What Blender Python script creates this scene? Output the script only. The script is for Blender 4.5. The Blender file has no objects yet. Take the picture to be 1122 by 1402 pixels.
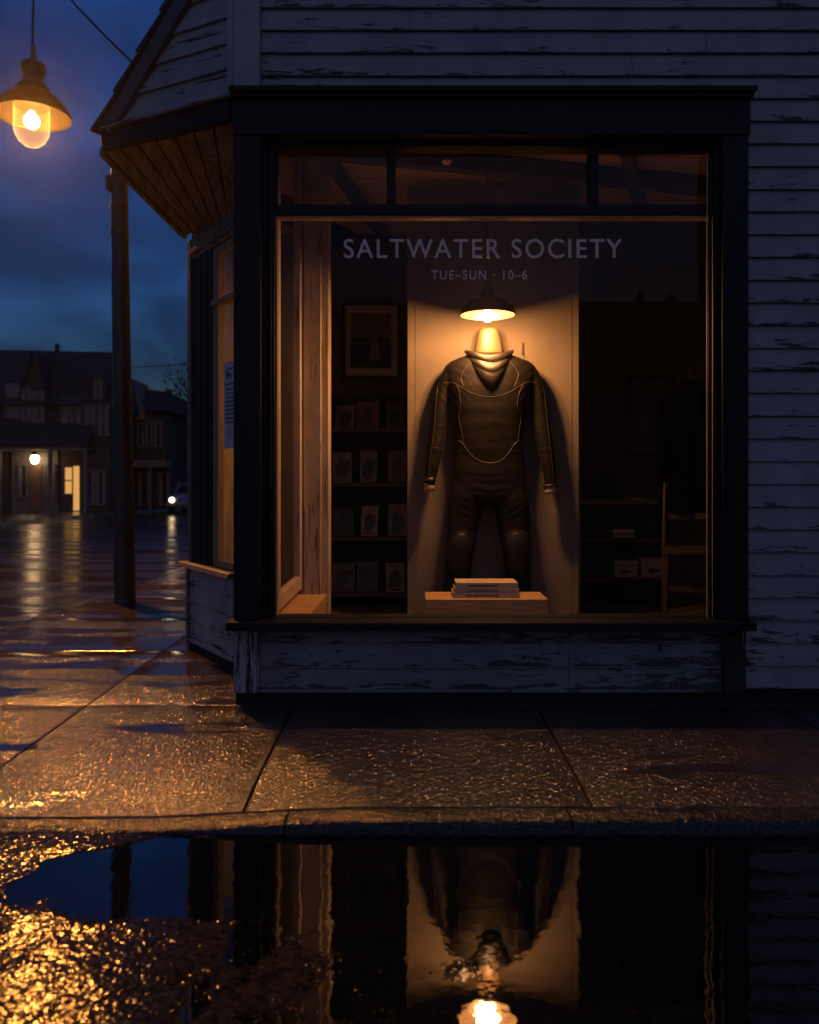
import bpy, bmesh, math, random
import numpy as np
from mathutils import Vector, Matrix, noise
from mathutils.bvhtree import BVHTree

random.seed(7)
rng = np.random.default_rng(11)
S = bpy.context.scene
COL = S.collection
R = math.radians
F, HX, HY, CH = 1100.0, 561.0, 652.0, 1.10      # focal length in photo pixels, principal point, eye height


def P(x, y, Y):
    """point at depth Y seen at photo pixel x, y"""
    return Vector(((x - HX) / F * Y, Y, CH - (y - HY) / F * Y))


def PX(x, Y): return (x - HX) / F * Y
def PZ(y, Y): return CH - (y - HY) / F * Y


# ------------------------------------------------------------------ mesh helpers
class MB:
    def __init__(s): s.v, s.f, s.smooth = [], [], False

    def add(s, vs, fs):
        n = len(s.v)
        s.v += [Vector(v) for v in vs]
        s.f += [tuple(i + n for i in f) for f in fs]
        return s

    def box(s, x0, x1, y0, y1, z0, z1):
        return s.add([(x0, y0, z0), (x1, y0, z0), (x1, y1, z0), (x0, y1, z0), (x0, y0, z1), (x1, y0, z1), (x1, y1, z1), (x0, y1, z1)],
                     [(0, 3, 2, 1), (4, 5, 6, 7), (0, 1, 5, 4), (1, 2, 6, 5), (2, 3, 7, 6), (3, 0, 4, 7)])

    def hexa(s, a, b):
        """two quads (lists of four points) joined to a solid"""
        return s.add(list(a) + list(b), [(0, 3, 2, 1), (4, 5, 6, 7), (0, 1, 5, 4), (1, 2, 6, 5), (2, 3, 7, 6), (3, 0, 4, 7)])

    def beam(s, p, q, w, h, up=(0, 0, 1)):
        p, q = Vector(p), Vector(q)
        d = (q - p).normalized()
        a = d.cross(Vector(up)).normalized() * (w / 2)
        b = a.cross(d).normalized() * (h / 2)
        return s.hexa([p - a - b, p + a - b, p + a + b, p - a + b], [q - a - b, q + a - b, q + a + b, q - a + b])

    def prism(s, pts, off):
        off = Vector(off); n = len(pts)
        vs = [Vector(p) for p in pts] + [Vector(p) + off for p in pts]
        return s.add(vs, [tuple(range(n))[::-1], tuple(range(n, 2 * n))] + [(i, (i + 1) % n, (i + 1) % n + n, i + n) for i in range(n)])

    def rings(s, rings, close=True, caps=True):
        n = len(rings[0]); base = len(s.v)
        for r in rings: s.v += [Vector(p) for p in r]
        for k in range(len(rings) - 1):
            for i in range(n if close else n - 1):
                j = (i + 1) % n
                s.f.append((base + k * n + i, base + k * n + j, base + (k + 1) * n + j, base + (k + 1) * n + i))
        if caps:
            s.f.append(tuple(base + i for i in range(n))[::-1])
            s.f.append(tuple(base + (len(rings) - 1) * n + i for i in range(n)))
        s.smooth = True
        return s

    def tube(s, path, r, n=8, caps=True):
        path = [Vector(p) for p in path]
        rs = r if isinstance(r, (list, tuple)) else [r] * len(path)
        out, prev = [], None
        for i, p in enumerate(path):
            d = (path[min(i + 1, len(path) - 1)] - path[max(i - 1, 0)]).normalized()
            if prev is None:
                a = d.orthogonal().normalized()
            else:
                a = (prev - d * prev.dot(d)).normalized()
            prev = a
            b = d.cross(a)
            out.append([p + (a * math.cos(t) + b * math.sin(t)) * rs[i] for t in [2 * math.pi * k / n for k in range(n)]])
        return s.rings(out, True, caps)

    def lathe(s, prof, c, n=32, caps=False):
        c = Vector(c)
        return s.rings([[c + Vector((r * math.cos(2 * math.pi * k / n), r * math.sin(2 * math.pi * k / n), z)) for k in range(n)] for r, z in prof], True, caps)

    def build(s, name, mat, parent=None, local=False, bevel=0, smooth=None, solid=0, segs=1):
        me = bpy.data.meshes.new(name)
        M = Matrix.Identity(4)
        if parent is not None and not local:
            M = world(parent).inverted()
        me.from_pydata([tuple(M @ v) for v in s.v], [], s.f)
        bm = bmesh.new(); bm.from_mesh(me)
        bmesh.ops.recalc_face_normals(bm, faces=bm.faces)
        bm.to_mesh(me); bm.free()
        if (s.smooth if smooth is None else smooth):
            for p in me.polygons: p.use_smooth = True
        o = bpy.data.objects.new(name, me); COL.objects.link(o)
        if parent is not None: o.parent = parent
        if mat: me.materials.append(mat)
        if solid:
            m = o.modifiers.new('s', 'SOLIDIFY'); m.thickness = solid; m.offset = 0
        if bevel:
            m = o.modifiers.new('b', 'BEVEL'); m.width = bevel; m.segments = segs; m.limit_method = 'ANGLE'; m.angle_limit = R(35)
        if s.smooth and smooth is None:
            try: me.set_sharp_from_angle(angle=R(50))
            except Exception: pass
        return o


def world(o):
    M = o.matrix_basis.copy()
    while o.parent is not None:
        o = o.parent; M = o.matrix_basis @ M
    return M


def tag(o, label=None, cat=None, group=None, kind=None):
    if label: o['label'] = label
    if cat: o['category'] = cat
    if group: o['group'] = group
    if kind: o['kind'] = kind
    return o


def thing(name, label, cat, loc=(0, 0, 0), rz=0, group=None):
    o = bpy.data.objects.new(name, None); COL.objects.link(o)
    o.location = loc; o.rotation_euler = (0, 0, rz); o.empty_display_size = .1
    o.matrix_basis = Matrix.Translation(Vector(loc)) @ Matrix.Rotation(rz, 4, 'Z')
    return tag(o, label, cat, group)


def copy_tree(o, parent=None, dark=False):
    c = o.copy(); COL.objects.link(c)
    if parent is not None: c.parent = parent
    for ch in [k for k in bpy.data.objects if k.parent == o]:
        if dark and ch.data and ch.data.materials and ch.data.materials[0].name == 'lit_window': continue
        copy_tree(ch, c, dark)
    return c


# ------------------------------------------------------------------ material helpers
class NT:
    def __init__(s, name):
        s.m = bpy.data.materials.new(name); s.m.use_nodes = True
        s.t = s.m.node_tree; s.t.nodes.clear()
        s.out = s.t.nodes.new('ShaderNodeOutputMaterial')

    def n(s, typ, **kw):
        nd = s.t.nodes.new('ShaderNode' + typ)
        for k, v in kw.items():
            if k.startswith('_'): setattr(nd, k[1:], v)
            else:
                key = int(k[1:]) if k[0] == 'i' and k[1:].isdigit() else k.replace('__', ' ')
                s.set(nd.inputs[key], v)
        return nd

    def set(s, inp, v):
        if isinstance(v, bpy.types.NodeSocket): s.t.links.new(v, inp)
        elif isinstance(v, bpy.types.Node): s.t.links.new(v.outputs[0], inp)
        else:
            if isinstance(v, tuple) and len(v) == 3 and inp.type == 'RGBA': v = v + (1,)
            inp.default_value = v

    def coord(s, scale=(1, 1, 1), kind='Object', loc=(0, 0, 0)):
        tc = s.n('TexCoord')
        mp = s.n('Mapping', i0=tc.outputs[kind], Scale=scale, Location=loc)
        return mp.outputs[0]

    def noise(s, vec, scale=5., detail=4., rough=.55, dist=0.):
        return s.n('TexNoise', Vector=vec, Scale=scale, Detail=detail, Roughness=rough, Distortion=dist).outputs[0]

    def ramp(s, fac, stops, interp='LINEAR'):
        nd = s.n('ValToRGB', i0=fac); cr = nd.color_ramp; cr.interpolation = interp
        while len(cr.elements) < len(stops): cr.elements.new(.5)
        for e, (p, c) in zip(cr.elements, stops):
            e.position = p
            e.color = (c, c, c, 1) if not isinstance(c, tuple) else c + (1,)
        return nd.outputs[0]

    def math(s, op, a, b=0., c=0., clamp=False):
        nd = s.n('Math', _operation=op, _use_clamp=clamp)
        for i, v in enumerate((a, b, c)): s.set(nd.inputs[i], v)
        return nd.outputs[0]

    def mix(s, fac, a, b):
        nd = s.n('Mix', _data_type='RGBA')
        s.set(nd.inputs[0], fac); s.set(nd.inputs[6], a); s.set(nd.inputs[7], b)
        return nd.outputs[2]

    def mixf(s, fac, a, b):
        nd = s.n('Mix', _data_type='FLOAT')
        s.set(nd.inputs[0], fac); s.set(nd.inputs[2], a); s.set(nd.inputs[3], b)
        return nd.outputs[0]

    def bump(s, h, strength=.3, dist=.01, normal=None):
        nd = s.n('Bump', Height=h, Strength=strength, Distance=dist)
        if normal is not None: s.set(nd.inputs['Normal'], normal)
        return nd.outputs[0]

    def bsdf(s, color, rough=.5, normal=None, **kw):
        nd = s.n('BsdfPrincipled')
        s.set(nd.inputs['Base Color'], color); s.set(nd.inputs['Roughness'], rough)
        if normal is not None: s.set(nd.inputs['Normal'], normal)
        for k, v in kw.items(): s.set(nd.inputs[k.replace('__', ' ')], v)
        s.t.links.new(nd.outputs[0], s.out.inputs[0])
        return nd

    def done(s, sh=None):
        if sh is not None: s.t.links.new(sh.outputs[0], s.out.inputs[0])
        return s.m


def m_plain(name, col, rough=.5, var=.25, scale=12., bump=.15, bd=.002, metal=0., stretch=(1, 1, 1)):
    t = NT(name); c = t.coord(stretch)
    n1 = t.noise(c, scale, 5)
    colr = t.mix(t.ramp(n1, [(.3, 0.), (.7, 1.)]), tuple(v * (1 - var) for v in col), tuple(min(1, v * (1 + var)) for v in col))
    nb = t.noise(c, scale * 6, 4)
    bs = t.bsdf(colr, t.mixf(n1, rough * .8, min(1, rough * 1.2)), t.bump(nb, bump, bd), Metallic=metal)
    if name == 'dark_coat': bs.inputs['Specular IOR Level'].default_value = 0
    if name == 'dark_trim_paint': bs.inputs['Specular IOR Level'].default_value = .2
    return t.m


def m_wood(name, col, axis='X', rough=.55, contrast=.5, scale=1.):
    t = NT(name)
    st = {'X': (1.2, 16, 16), 'Y': (16, 1.2, 16), 'Z': (16, 16, 1.2)}[axis]
    c = t.coord(tuple(v * scale for v in st))
    n1 = t.noise(c, 3., 6, .6, 1.2); n2 = t.noise(c, 12., 4)
    f = t.math('ADD', t.math('MULTIPLY', n1, .7), t.math('MULTIPLY', n2, .3))
    colr = t.mix(t.ramp(f, [(.36, 0.), (.62, 1.)]), tuple(v * (1 - contrast) for v in col), tuple(min(1, v * (1 + contrast * .6)) for v in col))
    t.bsdf(colr, rough, t.bump(f, .25, .002))
    return t.m


def m_paint(name, col, axis='X', amount=.5, bare=(.022, .019, .017), exposure=.1097, z0=.0754, rough=.55):
    """old paint on boards, flaking off along the grain"""
    t = NT(name)
    st = {'X': (2.7, 20, 15), 'Z': (26, 26, 1.5), 'W': (2.2, 2.2, 24)}[axis]
    c = t.coord(st); c1 = t.coord((1, 1, 1))
    wear = t.noise(c1, 1.4, 3)
    fl = t.noise(c, 1.6, 8, .68, .6)
    fine = t.noise(t.coord(tuple(v * 1.5 for v in st)), 3., 5, .7)
    if axis == 'Z':
        edge = .0
    else:
        sep = t.n('SeparateXYZ', i0=c1)
        fr = t.math('FRACT', t.math('DIVIDE', t.math('SUBTRACT', sep.outputs[2], z0 - 10 * exposure), exposure))
        edge = t.math('MULTIPLY', t.math('POWER', t.math('SUBTRACT', 1., fr), 3.), .10)
    v = t.math('ADD', t.math('ADD', t.math('MULTIPLY', fl, .60), t.math('MULTIPLY', fine, .40)), edge)
    v = t.math('ADD', v, t.math('MULTIPLY', t.math('SUBTRACT', wear, .5), .30))
    th = .745 - amount * .25
    mask = t.n('MapRange', Value=v, i1=th, i2=th + .03).outputs[0]
    tone = t.noise(c1, 3.2, 5, .6)
    streak = t.noise(t.coord((5, 5, 1.1)), 2., 5, .6)
    tone = t.math('ADD', t.math('MULTIPLY', tone, .6), t.math('MULTIPLY', streak, .4))
    colr = t.mix(t.ramp(tone, [(.3, 0.), (.7, 1.)]), tuple(x * .62 for x in col), tuple(min(1, x * 1.15) for x in col))
    dots = t.n('TexVoronoi', Vector=t.coord((9, 9, 18)), Scale=1.6, Randomness=1.)
    spot = t.math('LESS_THAN', dots.outputs[0], .05)
    mask = t.math('MAXIMUM', mask, t.math('MULTIPLY', spot, .8))
    colr = t.mix(mask, colr, bare)
    hgt = t.math('ADD', t.math('MULTIPLY', t.math('SUBTRACT', 1., mask), 1.), t.math('MULTIPLY', fine, .35))
    t.bsdf(colr, t.mixf(mask, rough, .85), t.bump(hgt, .55, .003))
    return t.m


def m_emit(name, col, strength):
    t = NT(name)
    return t.done(t.n('Emission', Color=col, Strength=strength))


def m_glass(name, tint=(1, 1, 1), ior=1.5, dirt=.0, boost=1.):
    """clear sheet glass: see-through with a Fresnel mirror on top"""
    t = NT(name)
    fr = t.math('MULTIPLY', t.n('Fresnel', IOR=ior).outputs[0], boost, clamp=True)
    gl = t.n('BsdfGlossy', Roughness=.0, Color=(1, 1, 1))
    tr = t.n('BsdfTransparent', Color=tint)
    sh = t.n('MixShader', i0=fr, i1=tr.outputs[0], i2=gl.outputs[0])
    if dirt:
        c = t.coord((1, 1, 1))
        sp = t.n('TexVoronoi', Vector=c, Scale=34., Randomness=1.).outputs[0]
        big = t.noise(c, 2.2, 4)
        dm = t.math('MULTIPLY', t.math('LESS_THAN', sp, .075), t.ramp(big, [(.45, 0.), (.6, 1.)]))
        film = t.math('MULTIPLY', t.ramp(t.noise(c, 4., 6, .6, .5), [(.4, 0.), (.8, 1.)]), .03)
        fac = t.math('ADD', t.math('MULTIPLY', dm, .5), film, clamp=True)
        fac = t.math('MULTIPLY', fac, dirt)
        df = t.n('BsdfDiffuse', Color=(.5, .5, .5))
        sh = t.n('MixShader', i0=fac, i1=sh.outputs[0], i2=df.outputs[0])
    return t.done(sh)


M = {}
M['siding'] = m_paint('worn_siding_paint', (.29, .295, .315), 'X', .52, bare=(.045, .042, .040))
M['siding_low'] = m_paint('flaking_base_paint', (.21, .20, .21), 'X', .78, bare=(.055, .05, .047))
M['siding_ang'] = m_paint('worn_angled_paint', (.36, .35, .35), 'W', .55)
M['board_z'] = m_paint('worn_corner_paint', (.34, .345, .37), 'Z', .30)
M['board_peel'] = m_paint('flaking_pilaster_paint', (.36, .35, .37), 'Z', 1.12)
M['trim'] = m_plain('dark_trim_paint', (.0085, .011, .0145), .5, .25, 5., .2, .002, stretch=(1, 1, .25))
M['trim_bay'] = m_paint('worn_bay_trim', (.15, .125, .11), 'Z', .62, bare=(.03, .022, .016))
M['rake'] = m_paint('worn_rake_paint', (.085, .085, .095), 'W', .6)
M['bead'] = m_wood('warm_window_bead', (.42, .27, .15), 'X', .4, .2)
M['soffit'] = m_wood('soffit_planks', (.26, .175, .11), 'Y', .6, .72, .5)
M['roofing'] = m_plain('roof_shingle', (.03, .03, .034), .8, .4, 30., .5, .01)
M['sash'] = m_wood('bay_sash_wood', (.34, .20, .10), 'Z', .5, .35)
M['glass'] = m_glass('shop_glass', dirt=.22, boost=.17)
M['glass_bay'] = m_glass('bay_glass', dirt=.2, boost=.14)
M['letter'] = m_plain('window_lettering', (.95, .66, .64), .6, .08, 30., .0)
M['in_wall'] = m_plain('interior_plaster', (.11, .085, .062), .8, .25, 3., .1)
M['in_floor'] = m_wood('interior_floorboards', (.12, .075, .04), 'Y', .45, .5)
M['ceiling'] = m_wood('ceiling_boards', (.58, .40, .24), 'X', .6, .4, .6)
M['beam'] = m_wood('ceiling_beam', (.075, .045, .025), 'X', .6, .4)
M['post'] = m_paint('interior_post_paint', (.52, .42, .32), 'Z', .8, bare=(.18, .11, .06))
M['panel'] = m_plain('backdrop_panel_plaster', (.155, .126, .102), .8, .28, 1.7, .25)
M['plinth'] = m_wood('plinth_pine', (.48, .28, .12), 'X', .5, .4, .7)
M['formwood'] = m_wood('mannequin_maple', (.15, .10, .055), 'Z', .42, .3, 1.5)
M['paper'] = m_plain('book_paper', (.55, .45, .33), .7, .12, 60., .2, .001)
M['shade_out'] = m_plain('enamel_outside', (.02, .019, .018), .32, .3, 10., .05)
M['shade_in'] = m_plain('enamel_inside', (.07, .055, .036), .35, .05, 10., .02)
M['black'] = m_plain('black_metal', (.012, .012, .013), .45, .3, 20., .1)
M['lampshade'] = None
M['rust'] = m_plain('rusted_lamp_metal', (.11, .055, .025), .5, .5, 9., .3, .004, metal=.3)
M['rust_in'] = m_plain('lamp_inside', (.006, .003, .0012), .8, .5, 6., .2)
M['pole'] = None
M['shelf'] = m_wood('shelf_wood', (.10, .065, .04), 'X', .55, .4)
M['carton'] = m_plain('carton_board', (.36, .27, .18), .8, .15, 8., .1)
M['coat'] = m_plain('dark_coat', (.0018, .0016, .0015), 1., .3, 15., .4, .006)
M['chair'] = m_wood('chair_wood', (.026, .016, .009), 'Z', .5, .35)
M['hs_wall'] = m_plain('house_wall_dark', (.034, .030, .029), .8, .25, 1.2, .1)
M['hs_wall2'] = m_plain('house_wall_grey', (.12, .115, .12), .8, .25, 1.2, .1)
M['hs_trim'] = m_plain('house_trim', (.09, .088, .10), .6, .15, 3., .05)
M['hs_roof'] = m_plain('house_roof', (.026, .026, .03), .85, .4, 5., .4, .02)
M['hs_curtain'] = m_plain('house_curtain', (.12, .13, .16), .8, .12, 6., .2, .01, stretch=(8, 8, .3))
M['hs_glass'] = NT('house_glass'); M['hs_glass'].bsdf((.012, .013, .016), .06); M['hs_glass'] = M['hs_glass'].m
M['hs_lit'] = m_emit('lit_window', (1., .50, .14), .32)
M['hs_door'] = m_plain('house_door', (.10, .06, .035), .5, .2, 5., .1)
M['car'] = NT('car_paint'); M['car'].bsdf((.12, .16, .22), .22, Coat__Weight=.6); M['car'] = M['car'].m
M['tyre'] = m_plain('tyre', (.01, .01, .01), .8, .2, 20., .2)
M['chrome'] = m_plain('wheel_rim', (.3, .3, .32), .3, .1, 20., .0, metal=.9)
M['bark'] = m_plain('bark', (.03, .024, .018), .9, .4, 6., .6, .02)
M['leaf'] = m_plain('dark_foliage', (.035, .045, .025), .7, .4, 3., .0)
M['ground'] = m_plain('far_ground', (.035, .035, .03), .9, .3, .4, .2, .02)


def mk_pole():
    t = NT('old_pole_wood'); c = t.coord((14, 14, .9)); c1 = t.coord()
    g = t.noise(c, 2.2, 7, .65, .6); b = t.noise(c1, 4.5, 5, .6)
    colr = t.mix(t.ramp(g, [(.35, 0.), (.65, 1.)]), (.014, .0125, .012), (.058, .047, .040))
    patch = t.ramp(b, [(.60, 0.), (.66, 1.)])
    colr = t.mix(t.math('MULTIPLY', patch, .5), colr, (.22, .17, .12))
    t.bsdf(colr, .34, t.bump(t.math('ADD', g, t.math('MULTIPLY', patch, .4)), .7, .012))
    return t.m


M['pole'] = mk_pole()


def mk_lampshade():
    t = NT('old_opal_enamel'); c = t.coord()
    n = t.noise(c, 9., 5, .6)
    colr = t.mix(n, (.00018, .00008, .00003), (.0006, .00026, .00009))
    d = t.n('BsdfPrincipled'); t.set(d.inputs['Base Color'], colr); t.set(d.inputs['Roughness'], .6); t.set(d.inputs['Specular IOR Level'], .05)
    tr = t.n('BsdfTranslucent', Color=(.9, .42, .12))
    return t.done(t.n('MixShader', i0=.00010, i1=d.outputs[0], i2=tr.outputs[0]))


M['lampshade'] = mk_lampshade()


def mk_neoprene():
    t = NT('neoprene'); c = t.coord()
    n = t.noise(c, 9., 5, .6); f = t.noise(c, 420., 2); w = t.noise(t.coord((3, 3, 5)), 3., 3, .5, .8)
    colr = t.mix(t.ramp(n, [(.35, 0.), (.7, 1.)]), (.0036, .0026, .0021), (.0072, .0054, .0044))
    lint = t.n('TexVoronoi', Vector=c, Scale=70., Randomness=1.).outputs[0]
    colr = t.mix(t.math('MULTIPLY', t.math('LESS_THAN', lint, .045), .5), colr, (.22, .17, .12))
    b1 = t.bump(w, .15, .010); b2 = t.bump(f, .15, .0008, b1)
    t.bsdf(colr, t.mixf(n, .55, .72), b2, **{'Specular IOR Level': .24, 'Sheen Weight': .02, 'Sheen Roughness': .4})
    return t.m


M['neo'] = mk_neoprene()
M['neo_smooth'] = m_plain('smoothskin_neoprene', (.011, .009, .0075), .5, .3, 10., .3, .004)
M['seam'] = m_plain('seam_thread', (.066, .047, .034), .6, .4, 60., .2)
M['lining'] = m_plain('cuff_lining', (.42, .29, .19), .7, .2, 20., .3)


def m_wet(name, dark, light, dry=0., ior=2.3):
    """wet concrete: a rough grain with films of standing water lying in patches"""
    t = NT(name); c = t.coord()
    big = t.noise(t.coord((.55, 1.5, 1)), 1.25, 5, .6, .5)
    mid = t.noise(t.coord((.40, 2.4, 1)), 2.2, 5, .55, .5)
    sepc = t.n('SeparateXYZ', i0=c)
    far = t.n('MapRange', Value=sepc.outputs[1], i1=3.3, i2=4.6, i3=-.05 - dry, i4=.036 - dry).outputs[0]
    film = t.ramp(t.math('ADD', t.math('ADD', t.math('MULTIPLY', big, .5), t.math('MULTIPLY', mid, .5)), far), [(.505, 0.), (.545, 1.)])
    tone = t.noise(c, 2.3, 6, .62)
    fine = t.noise(c, 60., 4, .65)
    colr = t.mix(t.ramp(tone, [(.3, 0.), (.7, 1.)]), dark, light)
    colr = t.mix(t.math('MULTIPLY', t.ramp(fine, [(.4, 0.), (.75, 1.)]), .45), colr, tuple(v * .45 for v in dark))
    stain = t.noise(c, .9, 5, .6, 1.)
    colr = t.mix(t.math('MULTIPLY', t.ramp(stain, [(.55, 0.), (.7, 1.)]), .5), colr, tuple(v * .5 for v in dark))
    crack = t.n('TexVoronoi', Vector=t.n('VectorMath', _operation='ADD', i0=c, i1=t.n('TexNoise', Vector=c, Scale=3., Detail=5.).outputs[1]).outputs[0],
                Scale=.55, _feature='DISTANCE_TO_EDGE').outputs[0]
    ck = t.math('LESS_THAN', crack, .0035)
    colr = t.mix(t.math('MULTIPLY', ck, .8), colr, (.01, .009, .008))
    worm = t.noise(t.coord((1, .5, 1)), 70., 3, .55, 1.)
    grit = t.n('TexVoronoi', Vector=t.coord((1, .6, 1)), Scale=120., Randomness=1.).outputs[0]
    pits = t.n('TexVoronoi', Vector=t.coord((1, .5, 1)), Scale=46., Randomness=1.).outputs[0]
    h = t.math('ADD', t.math('MULTIPLY', worm, 1.), t.math('MULTIPLY', grit, -.25))
    h = t.math('ADD', h, t.math('MULTIPLY', t.ramp(pits, [(.0, 0.), (.35, 1.)]), .35))
    h = t.math('SUBTRACT', h, t.math('MULTIPLY', ck, .8))
    rough_bump = t.mixf(film, .95, .10)
    b0 = t.bump(t.noise(t.coord((.8, 1.6, 1)), 6., 3), .10, .02)
    b = t.n('Bump', Height=h, Strength=rough_bump, Distance=.0088, Normal=b0).outputs[0]
    t.bsdf(colr, t.mixf(film, .115, .06), b, **{'IOR': ior})
    return t.m


M['concrete'] = m_wet('wet_concrete', (.034, .028, .023), (.085, .070, .057))
M['kerb'] = m_wet('wet_kerb_stone', (.016, .0135, .0115), (.042, .035, .029), .12, 1.6)


def mk_road():
    t = NT('wet_asphalt'); c = t.coord()
    tone = t.noise(c, 1.2, 5); fine = t.noise(c, 140., 3, .6)
    colr = t.mix(tone, (.007, .007, .008), (.020, .019, .018))
    colr = t.mix(t.math('MULTIPLY', t.ramp(fine, [(.5, 0.), (.75, 1.)]), .5), colr, (.06, .055, .05))
    wav = t.noise(t.coord((.22, 1.4, 1)), 1.4, 4, .55)
    film = t.ramp(wav, [(.42, 0.), (.60, 1.)])
    b0 = t.bump(t.noise(t.coord((.3, 1.5, 1)), 2.2, 5), .42, .05)
    b = t.n('Bump', Height=fine, Strength=t.mixf(film, .35, .08), Distance=.004, Normal=b0).outputs[0]
    t.bsdf(colr, t.mixf(film, .30, .13), b, **{'IOR': 1.6})
    return t.m


M['road'] = mk_road()


def mk_stone():
    t = NT('wet_coarse_asphalt'); c = t.coord()
    v = t.n('TexVoronoi', Vector=c, Scale=75., Randomness=1.)
    fine = t.noise(c, 300., 2)
    colr = t.mix(t.n('SeparateColor', i0=v.outputs[1]).outputs[0], (.008, .008, .008), (.040, .036, .032))
    t.bsdf(colr, .10, t.bump(fine, .12, .001), **{'IOR': 1.33, 'Specular IOR Level': .15})
    return t.m


M['stone'] = mk_stone()


def mk_water():
    t = NT('puddle_water'); c = t.coord((1, 1, 1))
    rip = t.noise(c, 9., 3, .5); rip2 = t.noise(c, 45., 2)
    h = t.math('ADD', rip, t.math('MULTIPLY', rip2, .12))
    t.bsdf((.0025, .0026, .003), .012, t.bump(h, .16, .004), **{'IOR': 1.95})
    return t.m


M['water'] = mk_water()

# ------------------------------------------------------------------ camera, sky, sun
cam = bpy.data.objects.new('camera', bpy.data.cameras.new('camera')); COL.objects.link(cam)
cam.location = (0, 0, CH); cam.rotation_euler = (R(90), 0, 0)
cd = cam.data
cd.sensor_fit = 'AUTO'; cd.sensor_width = 36; cd.lens = F / 1402 * 36
cd.shift_y = -(701 - HY) / 1402; cd.shift_x = 0
cd.clip_start = .05; cd.clip_end = 3000
cd.dof.use_dof = True; cd.dof.focus_distance = 4.15; cd.dof.aperture_fstop = 2.2
S.camera = cam

W = bpy.data.worlds.new('World'); S.world = W; W.use_nodes = True
nt = W.node_tree; nt.nodes.clear()
SUN_EL, SUN_ROT = R(1.0), R(200)
sky = nt.nodes.new('ShaderNodeTexSky'); sky.sky_type = 'NISHITA'; sky.sun_disc = False
sky.sun_elevation = SUN_EL; sky.sun_rotation = SUN_ROT; sky.altitude = 0; sky.air_density = 1.2; sky.ozone_density = 3.5; sky.dust_density = .6
tc = nt.nodes.new('ShaderNodeTexCoord')
mp = nt.nodes.new('ShaderNodeMapping'); mp.inputs['Scale'].default_value = (1.6, 1.6, 4.2)
nz = nt.nodes.new('ShaderNodeTexNoise'); nz.inputs['Scale'].default_value = 3.1; nz.inputs['Detail'].default_value = 6; nz.inputs['Roughness'].default_value = .52
nz.inputs['Distortion'].default_value = .4
rp = nt.nodes.new('ShaderNodeValToRGB'); rp.color_ramp.elements[0].position = .38; rp.color_ramp.elements[1].position = .64
rp.color_ramp.elements[0].color = (.50, .49, .51, 1); rp.color_ramp.elements[1].color = (1.15, 1.12, 1.1, 1)
mul = nt.nodes.new('ShaderNodeMix'); mul.data_type = 'RGBA'; mul.blend_type = 'MULTIPLY'; mul.inputs[0].default_value = 1
bg = nt.nodes.new('ShaderNodeBackground'); wo = nt.nodes.new('ShaderNodeOutputWorld')
lk = nt.links.new
lk(tc.outputs['Generated'], mp.inputs[0]); lk(mp.outputs[0], nz.inputs['Vector']); lk(nz.outputs[0], rp.inputs[0])
tint = nt.nodes.new('ShaderNodeMix'); tint.data_type = 'RGBA'; tint.blend_type = 'MULTIPLY'; tint.inputs[0].default_value = 1; tint.inputs[7].default_value = (.29, .60, 1.13, 1)
lk(sky.outputs[0], tint.inputs[6]); lk(tint.outputs[2], mul.inputs[6]); lk(rp.outputs[0], mul.inputs[7]); lk(mul.outputs[2], bg.inputs[0]); lk(bg.outputs[0], wo.inputs[0])
SKY_STRENGTH = .10
bg.inputs[1].default_value = SKY_STRENGTH

sun = bpy.data.objects.new('sun', bpy.data.lights.new('sun', 'SUN')); COL.objects.link(sun)
sun.data.energy = .044; sun.data.angle = R(60); sun.data.color = (1., .80, .78)
sun.rotation_euler = (R(50), 0, R(20))

S.view_settings.view_transform = 'Standard'; S.view_settings.look = 'None'
S.view_settings.exposure = 1.2; S.view_settings.gamma = 1
S.render.engine = 'CYCLES'
cy = S.cycles
cy.use_denoising = True
try: cy.denoiser = 'OPENIMAGEDENOISE'
except Exception: pass
cy.max_bounces = 8; cy.transparent_max_bounces = 16; cy.sample_clamp_indirect = 6; cy.sample_clamp_direct = 0
cy.caustics_reflective = True; cy.blur_glossy = .4


def lamp(name, loc, power, col, radius, parent=None):
    l = bpy.data.lights.new(name, 'POINT'); l.energy = power; l.color = col; l.shadow_soft_size = radius
    o = bpy.data.objects.new(name, l); COL.objects.link(o)
    if parent is not None:
        o.parent = parent; o.location = world(parent).inverted() @ Vector(loc)
    else: o.location = loc
    return o


# thin damp air: gives the lamps their glow
hzb = MB(); hzb.box(-120, 120, -60, 160, -1.96, 22)
tt = NT('thin_mist'); vv = tt.n('VolumePrincipled', Color=(.8, .8, .82), Density=.00038, Anisotropy=.88); tt.t.links.new(vv.outputs[0], tt.out.inputs['Volume'])
tag(hzb.build('haze', tt.m), kind='stuff')

# ------------------------------------------------------------------ ground, road, sidewalk
WL = -.044                                          # water level in the gutter
def zroad(Y): return WL - .0172 * min(max(Y - 6, 0), 40)
def sm(a, b, x):
    t = min(1, max(0, (x - a) / (b - a))); return t * t * (3 - 2 * t)
def zwalk(X, Y):
    d = .036 * sm(-.1, -1.0, X) * sm(3.1, 2.6, Y) if X < 0 else 0
    return zroad(Y) - WL - d + .0012 * noise.noise(Vector((X * 1.7, Y * 1.7, 0)))


KX, KY, KR = -2.95, 2.56, 1.25                      # kerb lines and corner radius
def clipc(X, Y, pad=0.):
    cx, cyy = KX + KR, KY + KR
    X = max(X, KX + pad); Y = max(Y, KY + pad)
    if X < cx and Y < cyy:
        d = Vector((X - cx, Y - cyy))
        if d.length > KR - pad: d = d.normalized() * (KR - pad)
        return cx + d.x, cyy + d.y
    return X, Y


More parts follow.
